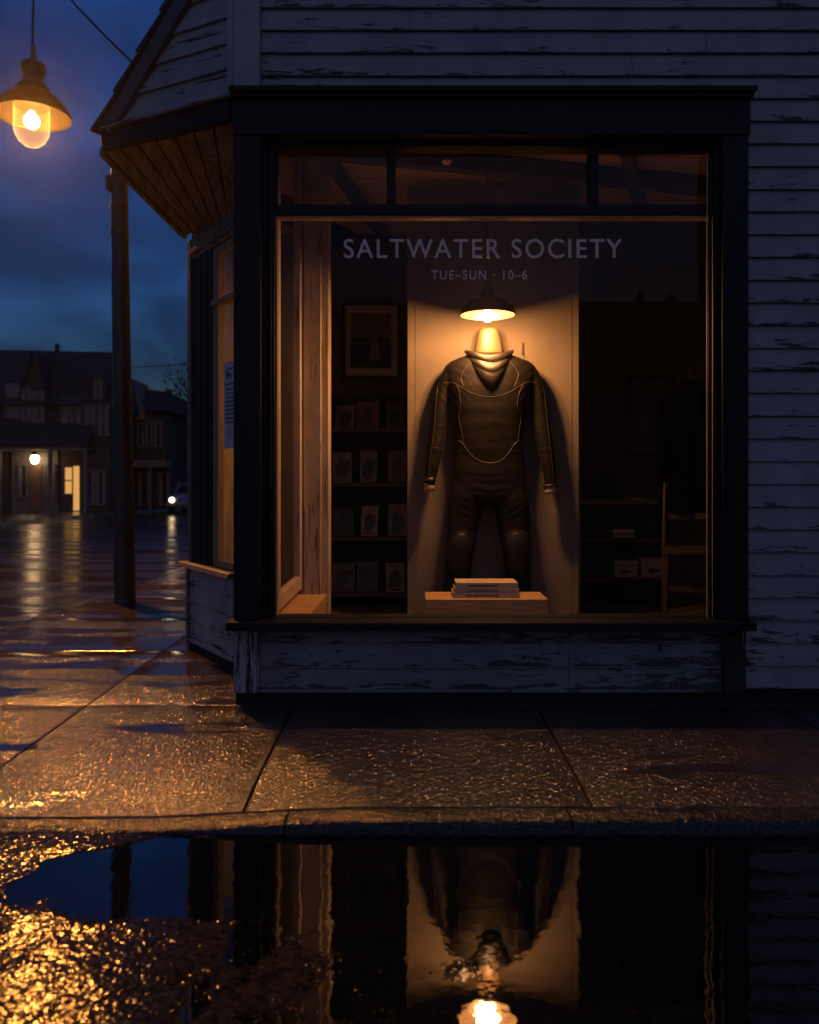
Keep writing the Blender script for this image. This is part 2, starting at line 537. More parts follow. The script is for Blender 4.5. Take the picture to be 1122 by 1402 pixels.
def slab(mb, x0, x1, y0, y1, gap=.0045):
    x0 += gap; x1 -= gap; y0 += gap; y1 -= gap
    nx = max(1, int((x1 - x0) / .16)); ny = max(1, int((y1 - y0) / .16))
    if y0 > 9: ny = max(1, int((y1 - y0) / 1.))
    b = .006
    xs = [x0, x0 + b] + [x0 + b + (x1 - x0 - 2 * b) * i / nx for i in range(1, nx)] + [x1 - b, x1]
    ys = [y0, y0 + b] + [y0 + b + (y1 - y0 - 2 * b) * i / ny for i in range(1, ny)] + [y1 - b, y1]
    top = []
    for j, Y in enumerate(ys):
        for i, X in enumerate(xs):
            e = i in (0, len(xs) - 1) or j in (0, len(ys) - 1)
            X2, Y2 = clipc(X, Y, .115)
            top.append((X2, Y2, zwalk(X2, Y2) - (.0022 if e else 0)))
    n = len(xs); m = len(ys); fs = []
    for j in range(m - 1):
        for i in range(n - 1): fs.append((j * n + i, j * n + i + 1, (j + 1) * n + i + 1, (j + 1) * n + i))
    rim = [i for i in range(n)] + [j * n + n - 1 for j in range(1, m)] + [(m - 1) * n + i for i in range(n - 2, -1, -1)] + [j * n for j in range(m - 2, 0, -1)]
    k = len(top)
    for q in rim: top.append((top[q][0], top[q][1], top[q][2] - .05))
    for a in range(len(rim)):
        b2 = (a + 1) % len(rim)
        fs.append((rim[b2], rim[a], k + a, k + b2))
    mb.add(top, fs)


mb = MB()
xj = [-2.95, -1.55, -.555, .61, 1.78, 2.95, 4.12]
yj = [2.56, 3.86, 5.06, 6.26, 7.46, 8.66, 11, 14, 17, 20, 25, 30, 36]
for i in range(len(xj) - 1):
    for j in range(len(yj) - 1):
        if i >= 2 and j >= 1:
            continue
        a, b = xj[i], xj[i + 1]
        slab(mb, a, b, yj[j], yj[j + 1])
slab(mb, -.555, .61, 3.86, 4.2); slab(mb, .61, 1.78, 3.86, 4.2); slab(mb, 1.78, 2.95, 3.86, 4.2); slab(mb, 2.95, 4.12, 3.86, 4.2)
walk = tag(mb.build('sidewalk', M['concrete'], smooth=True), kind='structure')
try: walk.data.set_sharp_from_angle(angle=R(40))
except Exception: pass
bed = MB(); bed.add([(-2.9, 3.8, -.035), (-2.9, 6, -.035), (4.2, 6, -.035), (4.2, 2.6, -.055), (-1.7, 2.6, -.055)], [(0, 1, 2, 3, 4)])
tag(bed.build('ground', M['black']), kind='structure')

# kerb: stones along the main street, round the corner and up the side street
kb = MB()
path = [(4.2 - .92 * i, KY) for i in range(7)]
path = [p for p in path if p[0] > KX + KR] + [(KX + KR - KR * math.sin(a), KY + KR - KR * math.cos(a)) for a in [R(90) * k / 7 for k in range(8)]]
path += [(KX, y) for y in (4.7, 5.7, 6.7, 7.7, 8.8, 10, 12, 14, 17, 20, 25, 30, 36)]
KW = .108
for (ax, ay), (bx, by) in zip(path, path[1:]):
    nseg = 4
    d = Vector((bx - ax, by - ay)); L = d.length
    if L < .05: continue
    d.normalize(); nrm = Vector((d.y, -d.x))
    if nrm.dot(Vector((0.5 - ax, 5 - ay))) < 0: nrm = -nrm
    g = .003 if L > .5 else 0
    secs = []
    for k in range(nseg + 1):
        p = Vector((ax, ay)) + d * (g + (L - 2 * g) * k / nseg)
        z = zwalk(p.x, p.y) + .001 * noise.noise(Vector((p.x * 3, p.y * 3, 4)))
        prof = [(0, -.14), (0, -.016), (.005, -.005), (.016, 0), (KW - .004, .0), (KW, -.004), (KW, -.14)]
        secs.append([(p.x + nrm.x * o, p.y + nrm.y * o, z + zz) for o, zz in prof])
    kb.rings(secs)
ko = tag(kb.build('kerb', M['kerb']), kind='structure')
ko.data.set_sharp_from_angle(angle=R(40))

# road: coarse wet asphalt under the camera (real stones), smoother sheet beyond
st = .0033
gx = np.arange(-2.0, 2.1, st); gy = np.arange(1.25, KY + .02, st)
nx, ny = len(gx), len(gy)
XX, YY = np.meshgrid(gx, gy)


def blur(a, k, it=2):
    for _ in range(it):
        for ax in (0, 1):
            c = np.cumsum(np.concatenate([np.take(a, [0] * (k + 1), ax), a, np.take(a, [-1] * k, ax)], ax), ax)
            n = a.shape[ax]
            a = (np.take(c, range(2 * k + 1, 2 * k + 1 + n), ax) - np.take(c, range(0, n), ax)) / (2 * k + 1) if c.shape[ax] >= 2 * k + 1 + n else a
    return a


def sblur(a, k, it=2):
    for _ in range(it):
        for ax in (0, 1):
            acc = np.zeros_like(a)
            for d in range(-k, k + 1): acc += np.roll(a, d, ax)
            a = acc / (2 * k + 1)
    return a


def nrmz(a): return (a - a.mean()) / a.std()


g1 = nrmz(sblur(rng.normal(size=(ny, nx)), 1, 1)); g2 = nrmz(.8 * nrmz(sblur(rng.normal(size=(ny, nx)), 1, 1)) + .4 * nrmz(sblur(rng.normal(size=(ny, nx)), 3, 2))); g3 = nrmz(sblur(rng.normal(size=(ny, nx)), 19, 2))
g4 = nrmz(sblur(rng.normal(size=(ny, nx)), 7, 2))


def smn(a, b, x):
    t = np.clip((x - a) / (b - a), 0, 1); return t * t * (3 - 2 * t)


yy2 = YY + .02 * g3 + .008 * g4
xx2 = XX + .03 * g3 + .012 * g4
# the far edge of the puddle near the kerb
up = np.interp(xx2, [-1.5, -1.15, -1.0, -.83, -.60, -.40, -.30], [2.24, 2.31, 2.41, 2.49, 2.545, 2.575, 2.62])
lo = np.interp(xx2, [-1.5, -1.15, -1.0, -.85, -.5, -.1, .15, .6, 3], [2.36, 2.30, 2.205, 2.145, 2.125, 2.12, 2.05, 1.98, 1.95])
dry1 = smn(-.012, .05, yy2 - up)
near = smn(-.03, .10, lo + .03 - yy2)
right = 1 - smn(-.75, .25, xx2 + (YY - 1.9) * .3)
dry2 = near * (.47 + .04 * g3 * (1 - right) + .53 * right)
left = 1 - smn(-1.15, -1.05, xx2)
dry = np.maximum(np.maximum(dry1, dry2), left)
lvl = -.0105 + .0125 * dry + .0009 * g3
ampl = .00024 + .00014 * dry
H = WL + lvl + ampl * (np.abs(g2) * 1.1 - .55 + .55 * g1) + .0005 * g4 + .0042 * smn(1.9, 2.7, g2) * near * (1 - .6 * right)
verts = np.stack([XX, YY, H], -1).reshape(-1, 3)
ii = (np.arange(ny - 1)[:, None] * nx + np.arange(nx - 1)[None]).reshape(-1)
quads = np.stack([ii, ii + 1, ii + 1 + nx, ii + nx], -1)
me = bpy.data.meshes.new('road')
# coarse rest of the road in the same mesh
ex, ef = [], []
def quad(x0, x1, y0, y1, dz=0, seg=1):
    for k in range(seg):
        a = y0 + (y1 - y0) * k / seg; b = y0 + (y1 - y0) * (k + 1) / seg
        n = len(verts) + len(ex)
        ex.extend([(x0, a, zroad(a) + dz), (x1, a, zroad(a) + dz), (x1, b, zroad(b) + dz), (x0, b, zroad(b) + dz)])
        ef.append((n, n + 1, n + 2, n + 3))
XL, XR = float(gx[0]), float(gx[-1]); YN, YF = float(gy[0]), float(gy[-1])
quad(-40, 40, -5, YN); quad(-40, XL, YN, YF); quad(XR, 40, YN, YF)
quad(-40, KX + .02, YF, 6); quad(KX + .02, -1.2, YF, 4.2, -.09)
quad(-12.2, KX + .02, 6, 46, 0, 10); quad(-40, -12.2, 6, 16.5, 0, 3)
quad(-12.2, 30, 46, 120, 0, 2)
allv = np.concatenate([verts, np.array(ex)])
me.vertices.add(len(allv)); me.vertices.foreach_set('co', allv.astype(np.float32).ravel())
nq = len(quads); nf = nq + len(ef)
loops = np.concatenate([quads.ravel(), np.array(ef).ravel()]).astype(np.int32)
me.loops.add(nf * 4); me.loops.foreach_set('vertex_index', loops)
me.polygons.add(nf); me.polygons.foreach_set('loop_start', np.arange(0, nf * 4, 4, dtype=np.int32))
me.materials.append(M['stone']); me.materials.append(M['road'])
mi = np.zeros(nf, np.int32); mi[nq:] = 1
me.polygons.foreach_set('material_index', mi)
me.polygons.foreach_set('use_smooth', np.ones(nf, bool))
me.update(calc_edges=True); me.validate()
road = bpy.data.objects.new('road', me); COL.objects.link(road); tag(road, kind='structure')

wv = MB(); wv.add([(-1.95, 1.27, WL), (2.05, 1.27, WL), (2.05, KY + .004, WL), (-1.35, KY + .004, WL), (-1.95, 2.3, WL)], [(0, 1, 2, 3, 4)])
tag(wv.build('puddle_water', M['water']), kind='structure')

gb = MB(); gb.add([(-900, -900, -.95), (900, -900, -.95), (900, 1500, -.95), (-900, 1500, -.95)], [(0, 1, 2, 3)])
tag(gb.build('terrain', M['ground']), kind='structure')
# far sidewalk across the side street, with its kerb
fs = MB()
ln = [(-40, 16.5), (-13.5, 17.2), (-11.6, 19.5), (-11.4, 22), (-11.9, 27), (-12.1, 33), (-11.9, 40), (-11.7, 46)]
for (ax, ay), (bx, by) in zip(ln, ln[1:]):
    za, zb = zroad(ay) + .13, zroad(by) + .13
    ia, ib = (ax - .3, ay + .25), (bx - .3, by + .25)
    fs.hexa([(ax, ay, za - .3), (bx, by, zb - .3), (ib[0], ib[1], zb - .3), (ia[0], ia[1], za - .3)], [(ax, ay, za), (bx, by, zb), (ib[0], ib[1], zb), (ia[0], ia[1], za)])
    fs.add([(ia[0], ia[1], za - .003), (ib[0], ib[1], zb - .003), (-60, max(by, 20), zb - .003), (-60, max(ay, 17), za - .003)], [(0, 1, 2, 3)])
tag(fs.build('far_pavement', M['concrete']), kind='structure')

# ------------------------------------------------------------------ the shop building
D = 3.9
shop = thing('shop_building', 'corner shop with peeling grey clapboard, dark trim and one big lit display window', 'shop', (0.4, 3.9, 0))
EXP, Z0 = .1097, .0754
zt = 5.0


def courses(mb, x0, x1, z0, z1, y, proud=.017, back=.02, zz=Z0, e=EXP):
    k = math.floor((z0 - zz) / e)
    while zz + k * e < z1:
        a, b = max(zz + k * e, z0), min(zz + (k + 1) * e, z1)
        fa = 1 - (a - zz - k * e) / e; fb = 1 - (b - zz - k * e) / e
        if b - a > .004:
            n = max(1, int((x1 - x0) / .35)); jit = random.uniform(-.0015, .0015); cut = random.sample(range(1, n), min(max(n // 6, 1), n - 1)) if n > 2 else []
            for q in range(n):
                xa, xb = x0 + (x1 - x0) * q / n, x0 + (x1 - x0) * (q + 1) / n
                if q in cut: xa += .0022
                w1 = .0016 * noise.noise(Vector((xa * 2, k * 3.1, 0))) + jit; w2 = .0016 * noise.noise(Vector((xb * 2, k * 3.1, 0))) + jit
                mb.hexa([(xa, y + back, a), (xb, y + back, a), (xb, y - proud * fa - .004, a + w2), (xa, y - proud * fa - .004, a + w1)],
                        [(xa, y + back, b + .004), (xb, y + back, b + .004), (xb, y - proud * fb - .004, b + .004), (xa, y - proud * fb - .004, b + .004)])
        k += 1


xl, xr = PX(320, 3.84), PX(1026, 3.84)              # outer edges of the shopfront
fz1, fz0 = PZ(130, 3.84), PZ(186, 3.84)
s = MB(); courses(s, xr + .004, 4.3, Z0, fz1 + .02, D); s.build('siding', M['siding'], shop)
s = MB(); courses(s, PX(357, 3.86), 4.3, fz1 + .021, zt, D); s.build('siding', M['siding'], shop)
s = MB(); s.box(PX(319, 3.86), PX(356.5, 3.86), 3.86, 3.93, fz1 + .03, zt); s.build('corner_board', M['board_z'], shop, bevel=.004)
s = MB(); s.box(PX(315.5, 3.9) - .012, PX(319, 3.86) - .001, 3.875, 3.95, fz1 + .03, zt); s.build('corner_board', M['board_z'], shop, bevel=.003)
# fascia and cornice
s = MB(); s.box(xl, xr, 3.82, 3.93, fz0, fz1 - .012)
s.build('fascia', M['trim'], shop, bevel=.003)
s = MB(); s.box(xl - .008, xr + .012, 3.765, 3.925, fz1 - .010, fz1 + .012); s.box(xl - .002, xr + .004, 3.79, 3.925, fz1 - .028, fz1 - .0125)
s.build('cornice', M['trim'], shop, bevel=.003)
# pilasters
sz1, sz0 = PZ(850, 3.80), PZ(864, 3.76)
for a, b in ((320, 357), (990, 1025.5)):
    s = MB(); s.box(PX(a, 3.83), PX(b, 3.83), 3.83, 3.97, sz1, fz0 - .002); s.build('pilaster', M['trim'], shop, bevel=.003)
# recessed lining round the window
gx0, gx1 = PX(381, 3.95), PX(974, 3.95); gz0, gz1 = PZ(846, 3.95), PZ(300, 3.95); gz2, gz3 = PZ(283, 3.95), PZ(206, 3.95)
pl, pr = PX(357, 3.83) + .001, PX(990, 3.83) - .001
s = MB()
s.box(pl, gx0 - .010, 3.90, 4.0, sz1, fz0 - .003); s.box(gx1 + .010, pr, 3.90, 4.0, sz1, fz0 - .003)
s.box(pl, pl + .022, 3.868, 3.899, sz1, fz0 - .003); s.box(pr - .022, pr, 3.868, 3.899, sz1, fz0 - .003)
s.box(pl + .03, pl + .042, 3.884, 3.899, sz1, fz0 - .04); s.box(pr - .042, pr - .03, 3.884, 3.899, sz1, fz0 - .04)
s.box(gx0 - .0095, gx1 + .0095, 3.903, 4.0, gz3 + .001, fz0 - .003)
s.box(gx0 - .0095, gx1 + .0095, 3.903, 4.0, sz1, gz0 - .011)
s.box(gx0 - .0095, gx1 + .0095, 3.915, 3.995, gz1 + .012, gz2 - .001)
mz = [(PX(530, 3.95), PX(542, 3.95)), (PX(806, 3.95), PX(818, 3.95))]
for a, b in mz: s.box(a, b, 3.92, 3.99, gz2, gz3)
wf = s.build('window_frame', M['trim'], shop, bevel=.003)
s = MB()
s.box(gx0 - .009, gx0, 3.925, 3.985, gz0, gz1); s.box(gx1, gx1 + .009, 3.925, 3.985, gz0, gz1)
s.box(gx0 - .009, gx1 + .009, 3.925, 3.985, gz1 + .0005, gz1 + .011); s.box(gx0 - .009, gx1 + .009, 3.925, 3.985, gz0 - .010, gz0 - .0005)
s.build('glazing_bead', M['bead'], wf, bevel=.002)
s = MB(); s.box(pr - .052, pr - .047, 3.892, 3.8995, sz1, gz1 + .3); s.build('glazing_bead', M['bead'], wf)
s = MB(); s.box(gx0 + .0005, gx1 - .0005, 3.954, 3.960, gz0, gz1); pane = s.build('window_pane', M['glass'], shop)
for a, b in ((gx0, mz[0][0]), (mz[0][1], mz[1][0]), (mz[1][1], gx1)):
    s = MB(); s.box(a + .0005, b - .0005, 3.954, 3.960, gz2, gz3); s.build('transom_pane', M['glass'], shop)
# sill, base boards, plinth
s = MB(); s.box(xl - .02, xr + .003, 3.755, 3.93, sz0, sz1 - .002); s.build('window_sill', M['trim'], shop, bevel=.004)
s = MB(); s.box(pl - .002, pr + .002, 3.80, 3.90, sz0 - .008, sz0 - .001); s.build('sill_moulding', M['trim'], shop, bevel=.002)
s = MB(); courses(s, PX(355.5, 3.86), PX(990, 3.86), .062, sz0 - .009, 3.876, .014, .03, .062, .1187); s.build('base_siding', M['siding_low'], shop)
for a, b in ((320, 355), (990.5, 1021)):
    s = MB(); s.box(PX(a, 3.84), PX(b, 3.84), 3.84, 3.97, .062, sz0 - .003); s.build('base_pilaster', M['board_peel'], shop, bevel=.004)
s = MB(); s.box(xl + .005, xr + .01, 3.868, 3.98, -.06, .060); s.box(xr + .011, 4.3, 3.893, 3.98, -.06, Z0 - .004); s.build('plinth', M['trim'], shop, bevel=.004)

# lettering on the glass
def text_mesh(txt, width, cap_h, xc, zc, y, spacing=1.0, weight=0.):
    cu = bpy.data.curves.new('lettering', 'FONT'); cu.body = txt; cu.align_x = 'CENTER'; cu.align_y = 'BOTTOM'
    cu.space_character = spacing; cu.offset = weight; cu.size = 1; cu.extrude = .004
    o = bpy.data.objects.new('lettering_curve', cu); COL.objects.link(o)
    dg = bpy.context.evaluated_depsgraph_get(); me = bpy.data.meshes.new_from_object(o.evaluated_get(dg))
    bpy.data.objects.remove(o); bpy.data.curves.remove(cu)
    n = len(me.vertices); co = np.empty(n * 3); me.vertices.foreach_get('co', co); co = co.reshape(-1, 3)
    mn, mx = co.min(0), co.max(0)
    sx = width / (mx[0] - mn[0]); sz = cap_h / (mx[1] - mn[1])
    vs = [((c[0] - (mn[0] + mx[0]) / 2) * sx + xc, y - c[2] * .2, (c[1] - mn[1]) * sz + zc) for c in co]
    fsx = [tuple(p.vertices) for p in me.polygons]
    bpy.data.meshes.remove(me)
    return vs, fsx


YT = 3.9525
for txt, x0, x1, y0, y1, sp, wt in (('SALTWATER SOCIETY', 471, 852, 327.0, 353.5, 1.16, .006), ('TUE\u2013SUN \u00b7 10\u20136', 591, 722, 370, 382.5, 1.22, .008)):
    s = MB()
    vs, fsx = text_mesh(txt, PX(x1, YT) - PX(x0, YT), PZ(y0, YT) - PZ(y1, YT), PX((x0 + x1) / 2, YT), PZ(y1, YT), YT, sp, wt)
    s.add(vs, fsx)
    s.build('lettering', M['letter'], pane)

# wall bodies, interior shell
WH = 3.05
s = MB()
s.box(pr + .02, 4.3, 3.921, 4.02, 0, zt); s.box(PX(340, 3.95), pr + .0195, 3.932, 4.02, fz0, zt); s.box(pl - .03, pr + .0195, 3.99, 4.02, 0, gz0 - .012)
s.box(4.2, 4.3, 4.021, 9, 0, zt)
s.build('wall', M['in_wall'], shop)
FZ = .13
plan = [(-.74, 4.021), (4.2, 4.021), (4.2, 6.449), (-1.335, 6.449), (-1.335, 5.19), (-.92, 4.60)]
s = MB(); s.prism([(a, b, 0) for a, b in plan], (0, 0, FZ)); s.build('floor', M['in_floor'], shop)
s = MB(); s.prism([(a, b, WH) for a, b in plan], (0, 0, .08)); s.build('ceiling', M['ceiling'], shop)
s = MB(); s.box(-1.335, 4.2, 6.45, 6.55, 0, WH + .02); s.build('back_wall', M['in_wall'], shop)
s = MB(); s.box(3.05, 3.1, 4.021, 6.45, 0, WH); s.build('wall', M['in_wall'], shop)

# angled upper storey with its raked eave
A0 = Vector((PX(318, 3.9), 3.9, 0)); A1 = Vector((-1.614, 4.268, 0))
ad = (A1 - A0).normalized(); an = Vector((ad.y, -ad.x, 0))
if an.y > 0: an = -an
AL = (A1 - A0).length
zb = PZ(131, 3.9)
slope = .892 / AL
def ap(u, z, o=0): p = A0 + ad * u + an * o; return Vector((p.x, p.y, z))
s = MB()
k = 0; ee = .1250
while zb + k * ee < 3.95:
    a, b = zb + k * ee, zb + (k + 1) * ee
    ua, ub = AL - (a - zb) / slope, AL - (b - zb) / slope
    if ub < 0.02: break
    s.hexa([ap(0, a, -.02), ap(ua, a, -.02), ap(ua, a, .022), ap(0, a, .022)], [ap(0, b + .004, -.02), ap(ub, b + .004, -.02), ap(ub, b + .004, .006), ap(0, b + .004, .006)])
    k += 1
s.build('angled_siding', M['siding_ang'], shop)
s = MB(); s.prism([ap(0, zb, -.021), ap(AL, zb, -.021), ap(.0, zb + AL * slope, -.021)], an * -.08); s.build('wall', M['in_wall'], shop)
rake0, rake1 = ap(AL - .02, zb - .01, .0), ap(-.25, zb + (AL + .23) * slope, .0)
rd = (rake1 - rake0).normalized(); rn = rd.cross(an).normalized()
if rn.z < 0: rn = -rn
s = MB(); s.hexa([rake0 + an * .0 - rn * .075, rake0 + an * .045 - rn * .075, rake0 + an * .045 + rn * .012, rake0 - an * .0 + rn * .012],
                 [rake1 + an * .0 - rn * .075, rake1 + an * .045 - rn * .075, rake1 + an * .045 + rn * .012, rake1 - an * .0 + rn * .012])
s.build('rake_board', M['rake'], shop, bevel=.003)
s = MB()
q0, q1 = rake0 + rn * .013 - rd * .05, rake1 + rn * .013
for i in range(7):
    a = q0 + (q1 - q0) * i / 7; b = q0 + (q1 - q0) * (i + 1) / 7
    t0, t1 = .032, .012
    s.hexa([a + an * .06, a - an * 2.6, a - an * 2.6 + rn * t0, a + an * .06 + rn * t0], [b + an * .06, b - an * 2.6, b - an * 2.6 + rn * t1, b + an * .06 + rn * t1])
s.build('roof', M['roofing'], shop)
# ledge and fascia under the angled wall, then the soffit
s = MB(); s.hexa([ap(-.02, zb - .022, -.01), ap(AL + .05, zb - .022, -.01), ap(AL + .07, zb - .022, .05), ap(-.02, zb - .022, .05)], [ap(-.02, zb - .001, -.01), ap(AL + .05, zb - .001, -.01), ap(AL + .06, zb - .001, .04), ap(-.02, zb - .001, .04)])
s.build('eave_ledge', M['siding_ang'], shop, bevel=.003)
fzb = zb - .125
s = MB(); s.hexa([ap(-.0, fzb, -.02), ap(AL, fzb, -.02), ap(AL, fzb, .024), ap(-.0, fzb, .024)], [ap(-.0, zb - .0225, -.02), ap(AL + .02, zb - .0225, -.02), ap(AL + .02, zb - .0225, .024), ap(-.0, zb - .0225, .024)])
s.build('eave_fascia', M['trim'], shop, bevel=.003)

Q0 = Vector((-.985, 4.55, 0)); Q1 = Vector((-1.405, 5.15, 0)); QP = Vector((-.80, 3.972, 0))
qd = (Q1 - Q0).normalized(); qn = Vector((-qd.y, qd.x, 0))
if qn.x > 0: qn = -qn
QL = (Q1 - Q0).length
def bp(u, z, o=0): p = Q0 + qd * u + qn * o; return Vector((p.x, p.y, z))
zs1, zs0 = 2.64, 2.60
B = ap(AL + .01, fzb - .004, -.0); T = ap(.0, fzb - .004, -.02)
I1 = Vector((Q1.x - .02, Q1.y, zs1)); I0 = Vector((Q0.x, Q0.y, zs0)); T2 = Vector((-.79, 3.975, fzb - .02))
s = MB()
n = 7
for i in range(n):
    f0, f1 = i / n, (i + 1) / n - .012
    o0, o1 = B.lerp(T, f0), B.lerp(T, f1); i0, i1 = I1.lerp(I0, f0), I1.lerp(I0, f1)
    if i == n - 1: pass
    dz = Vector((0, 0, .02)); w = Vector((0, 0, random.uniform(-.003, .003)))
    s.hexa([o0 + w, o1 + w, i1 + w, i0 + w], [o0 + w + dz, o1 + w + dz, i1 + w + dz, i0 + w + dz])
w = Vector((0, 0, .0)); dz = Vector((0, 0, .02))
s.hexa([T, T2, I0 + Vector((.06, -.05, 0)), I0], [T + dz, T2 + dz, I0 + Vector((.06, -.05, .02)), I0 + dz])
s.build('soffit', M['soffit'], shop, bevel=.002)
s = MB(); s.prism([B + Vector((.0, .0, .03)), T + Vector((0, 0, .03)), I0 + Vector((0, 0, .03)), I1 + Vector((0, 0, .03))], (0, 0, .02)); s.build('soffit_backing', M['black'], shop)
s = MB(); s.beam(B + Vector((-.012, .0, .012)), I1 + Vector((-.02, .02, .012)), .034, .055)
s.build('eave_trim', M['soffit'], shop, bevel=.003)
s = MB(); s.prism([B + Vector((-.0, 0, .04)), I1 + Vector((-.0, 0, .04)), I1 + Vector((.02, 0, .36)), B + Vector((.02, 0, .11))], (.03, 0.01, 0)); s.build('wall', M['roofing'], shop)

# the angled side bay under the soffit
s = MB()
zz = .015; k = 0; e2 = .128
for k in range(4):
    a, b = .05 + k * e2, min(.05 + (k + 1) * e2, .525)
    s.hexa([bp(0, a, -.03), bp(QL - .03, a, -.03), bp(QL - .03, a, .02), bp(0, a, .02)], [bp(0, b + .003, -.03), bp(QL - .03, b + .003, -.03), bp(QL - .03, b + .003, .004), bp(0, b + .003, .004)])
s.build('bay_siding', M['siding_ang'], shop)
s = MB(); s.hexa([bp(0, -.06, -.03), bp(QL, -.06, -.03), bp(QL, -.06, .012), bp(0, -.06, .012)], [bp(0, .048, -.03), bp(QL, .048, -.03), bp(QL, .048, .012), bp(0, .048, .012)]); s.build('bay_plinth', M['trim'], shop)
s = MB(); s.hexa([bp(QL - .03, .0, -.05), bp(QL + .005, .0, -.05), bp(QL + .005, .0, .028), bp(QL - .03, 0, .028)], [bp(QL - .03, .525, -.05), bp(QL + .005, .525, -.05), bp(QL + .005, .525, .028), bp(QL - .03, .525, .028)]); s.build('corner_board', M['trim_bay'], shop, bevel=.003)
s = MB(); s.hexa([bp(-.05, .526, -.1), bp(QL + .05, .526, -.1), bp(QL + .05, .526, .075), bp(-.05, .526, .075)], [bp(-.05, .556, -.1), bp(QL + .05, .556, -.1), bp(QL + .05, .556, .06), bp(-.05, .556, .06)]); s.build('bay_sill', M['trim_bay'], shop, bevel=.004)
def bbar(mb, u0, u1, z0, z1, o0, o1):
    mb.hexa([bp(u0, z0, o0), bp(u1, z0, o0), bp(u1, z0, o1), bp(u0, z0, o1)], [bp(u0, z1, o0), bp(u1, z1, o0), bp(u1, z1, o1), bp(u0, z1, o1)])
s = MB(); bbar(s, QL - .055, QL, .557, zs0, -.06, .02); s.build('bay_post', M['trim_bay'], shop, bevel=.003)
s = MB(); bbar(s, .362, QL - .057, .557, 2.47, -.05, .006); bbar(s, .42, .44, .557, 2.47, .007, .013); bbar(s, .52, .53, .557, 2.47, .007, .011); s.build('bay_mullion', M['trim'], shop, bevel=.003)
s = MB(); bbar(s, -.05, QL - .056, 2.472, zs0 + .03, -.05, .012); bbar(s, -.05, QL - .056, 2.50, 2.53, .013, .026); s.build('bay_header', M['soffit'], shop, bevel=.003)
bw = .36
s = MB()
bbar(s, bw - .085, bw, .557, 2.47, -.04, -.004); bbar(s, -.06, .0, .557, 2.47, -.04, -.004)
bbar(s, .001, bw - .086, 2.42, 2.47, -.04, -.004); bbar(s, .001, bw - .086, .557, .60, -.04, -.002)
bbar(s, -.0, bw - .0, 2.12, 2.155, -.045, .012)
bwf = s.build('bay_window_frame', M['sash'], shop, bevel=.003)
s = MB(); bbar(s, .001, bw - .086, .601, 2.119, -.024, -.019); s.build('pane', M['glass_bay'], bwf)
s = MB(); bbar(s, .001, bw - .086, 2.156, 2.419, -.024, -.019); s.build('pane', M['glass_bay'], bwf)
# return from the corner pilaster to the bay, and the wall running back
s = MB()
d2 = (Q0 - QP).normalized(); n2 = Vector((-d2.y, d2.x, 0)) * .03
s.prism([QP, Q0, Q0 - n2, QP - n2], (0, 0, zs0 + .3)); s.build('return_wall', M['trim'], shop)
s = MB(); s.box(-1.339, -1.325, 5.23, 6.44, FZ, WH); s.build('casing_board', M['post'], shop)
s = MB(); s.box(-1.40, -1.34, 5.17, 6.45, 0, zt); s.box(-1.40, -1.34, 6.46, 14, 0, zt); s.build('wall', M['hs_wall'], shop)
s = MB(); bbar(s, -.02, QL, .3, .52, -.1, -.04); s.build('wall', M['in_wall'], shop)

# glazed return inside, lit casing post and ledge
s = MB(); s.box(PX(416, 4.86), PX(440, 4.86), 4.86, 4.96, FZ, WH); s.build('casing_post', M['post'], shop, bevel=.004)
s = MB(); s.box(PX(440, 4.86) + .001, PX(440, 4.86) + .042, 4.885, 5.05, FZ, WH); s.box(PX(416, 4.86) - .022, PX(416, 4.86) - .001, 4.875, 4.95, .37, WH); s.build('casing_trim', M['post'], shop, bevel=.003)
s = MB()
a0, a1 = Vector((-.674, 4.03, 0)), Vector((PX(416, 4.86) - .03, 4.86, 0))
dd = (a1 - a0).normalized(); dn = Vector((-dd.y, dd.x, 0))
def ip(u, z, o): p = a0 + dd * u + dn * o; return Vector((p.x, p.y, z))
IL = (a1 - a0).length
def ibar(mb, u0, u1, z0, z1, o0, o1):
    mb.hexa([ip(u0, z0, o0), ip(u1, z0, o0), ip(u1, z0, o1), ip(u0, z0, o1)], [ip(u0, z1, o0), ip(u1, z1, o0), ip(u1, z1, o1), ip(u0, z1, o1)])
ibar(s, IL - .07, IL - .001, .42, WH, -.02, .02); ibar(s, 0, IL - .071, .42, .50, -.02, .02); ibar(s, 0, .05, .501, WH, -.02, .02)
s.build('return_sash', M['post'], shop, bevel=.003)
s = MB(); ibar(s, .051, IL - .071, .501, WH, -.003, .003); s.build('return_pane', M['glass_bay'], shop)
s = MB(); s.hexa([(a0.x - .03, 4.03, .33), (-.52, 4.03, .33), (PX(450, 4.95), 5.0, .33), (a1.x - .03, 5.0, .33)], [(a0.x - .03, 4.03, .385), (-.52, 4.03, .385), (PX(450, 4.95), 5.0, .385), (a1.x - .03, 5.0, .385)])
s.hexa([(-.56, 4.03, FZ), (-.53, 4.03, FZ), (PX(449, 4.95), 4.99, FZ), (PX(444, 4.95), 4.99, FZ)], [(-.56, 4.03, .329), (-.53, 4.03, .329), (PX(449, 4.95), 4.99, .329), (PX(444, 4.95), 4.99, .329)])
s.build('window_ledge', M['plinth'], shop, bevel=.003)
# ceiling beams
for p, q, w_, h_ in (((-.9, 4.55, WH - .06), (3.0, 5.5, WH - .06), .07, .11), ((1.05, 4.1, WH - .05), (1.9, 6.4, WH - .05), .07, .10), ((-.62, 4.1, WH - .05), (-.2, 6.4, WH - .05), .06, .09), ((.35, 5.85, WH - .12), (3.0, 5.85, WH - .12), .1, .22)):
    s = MB(); s.beam(p, q, w_, h_); s.build('ceiling_beam', M['beam'], shop, bevel=.004)

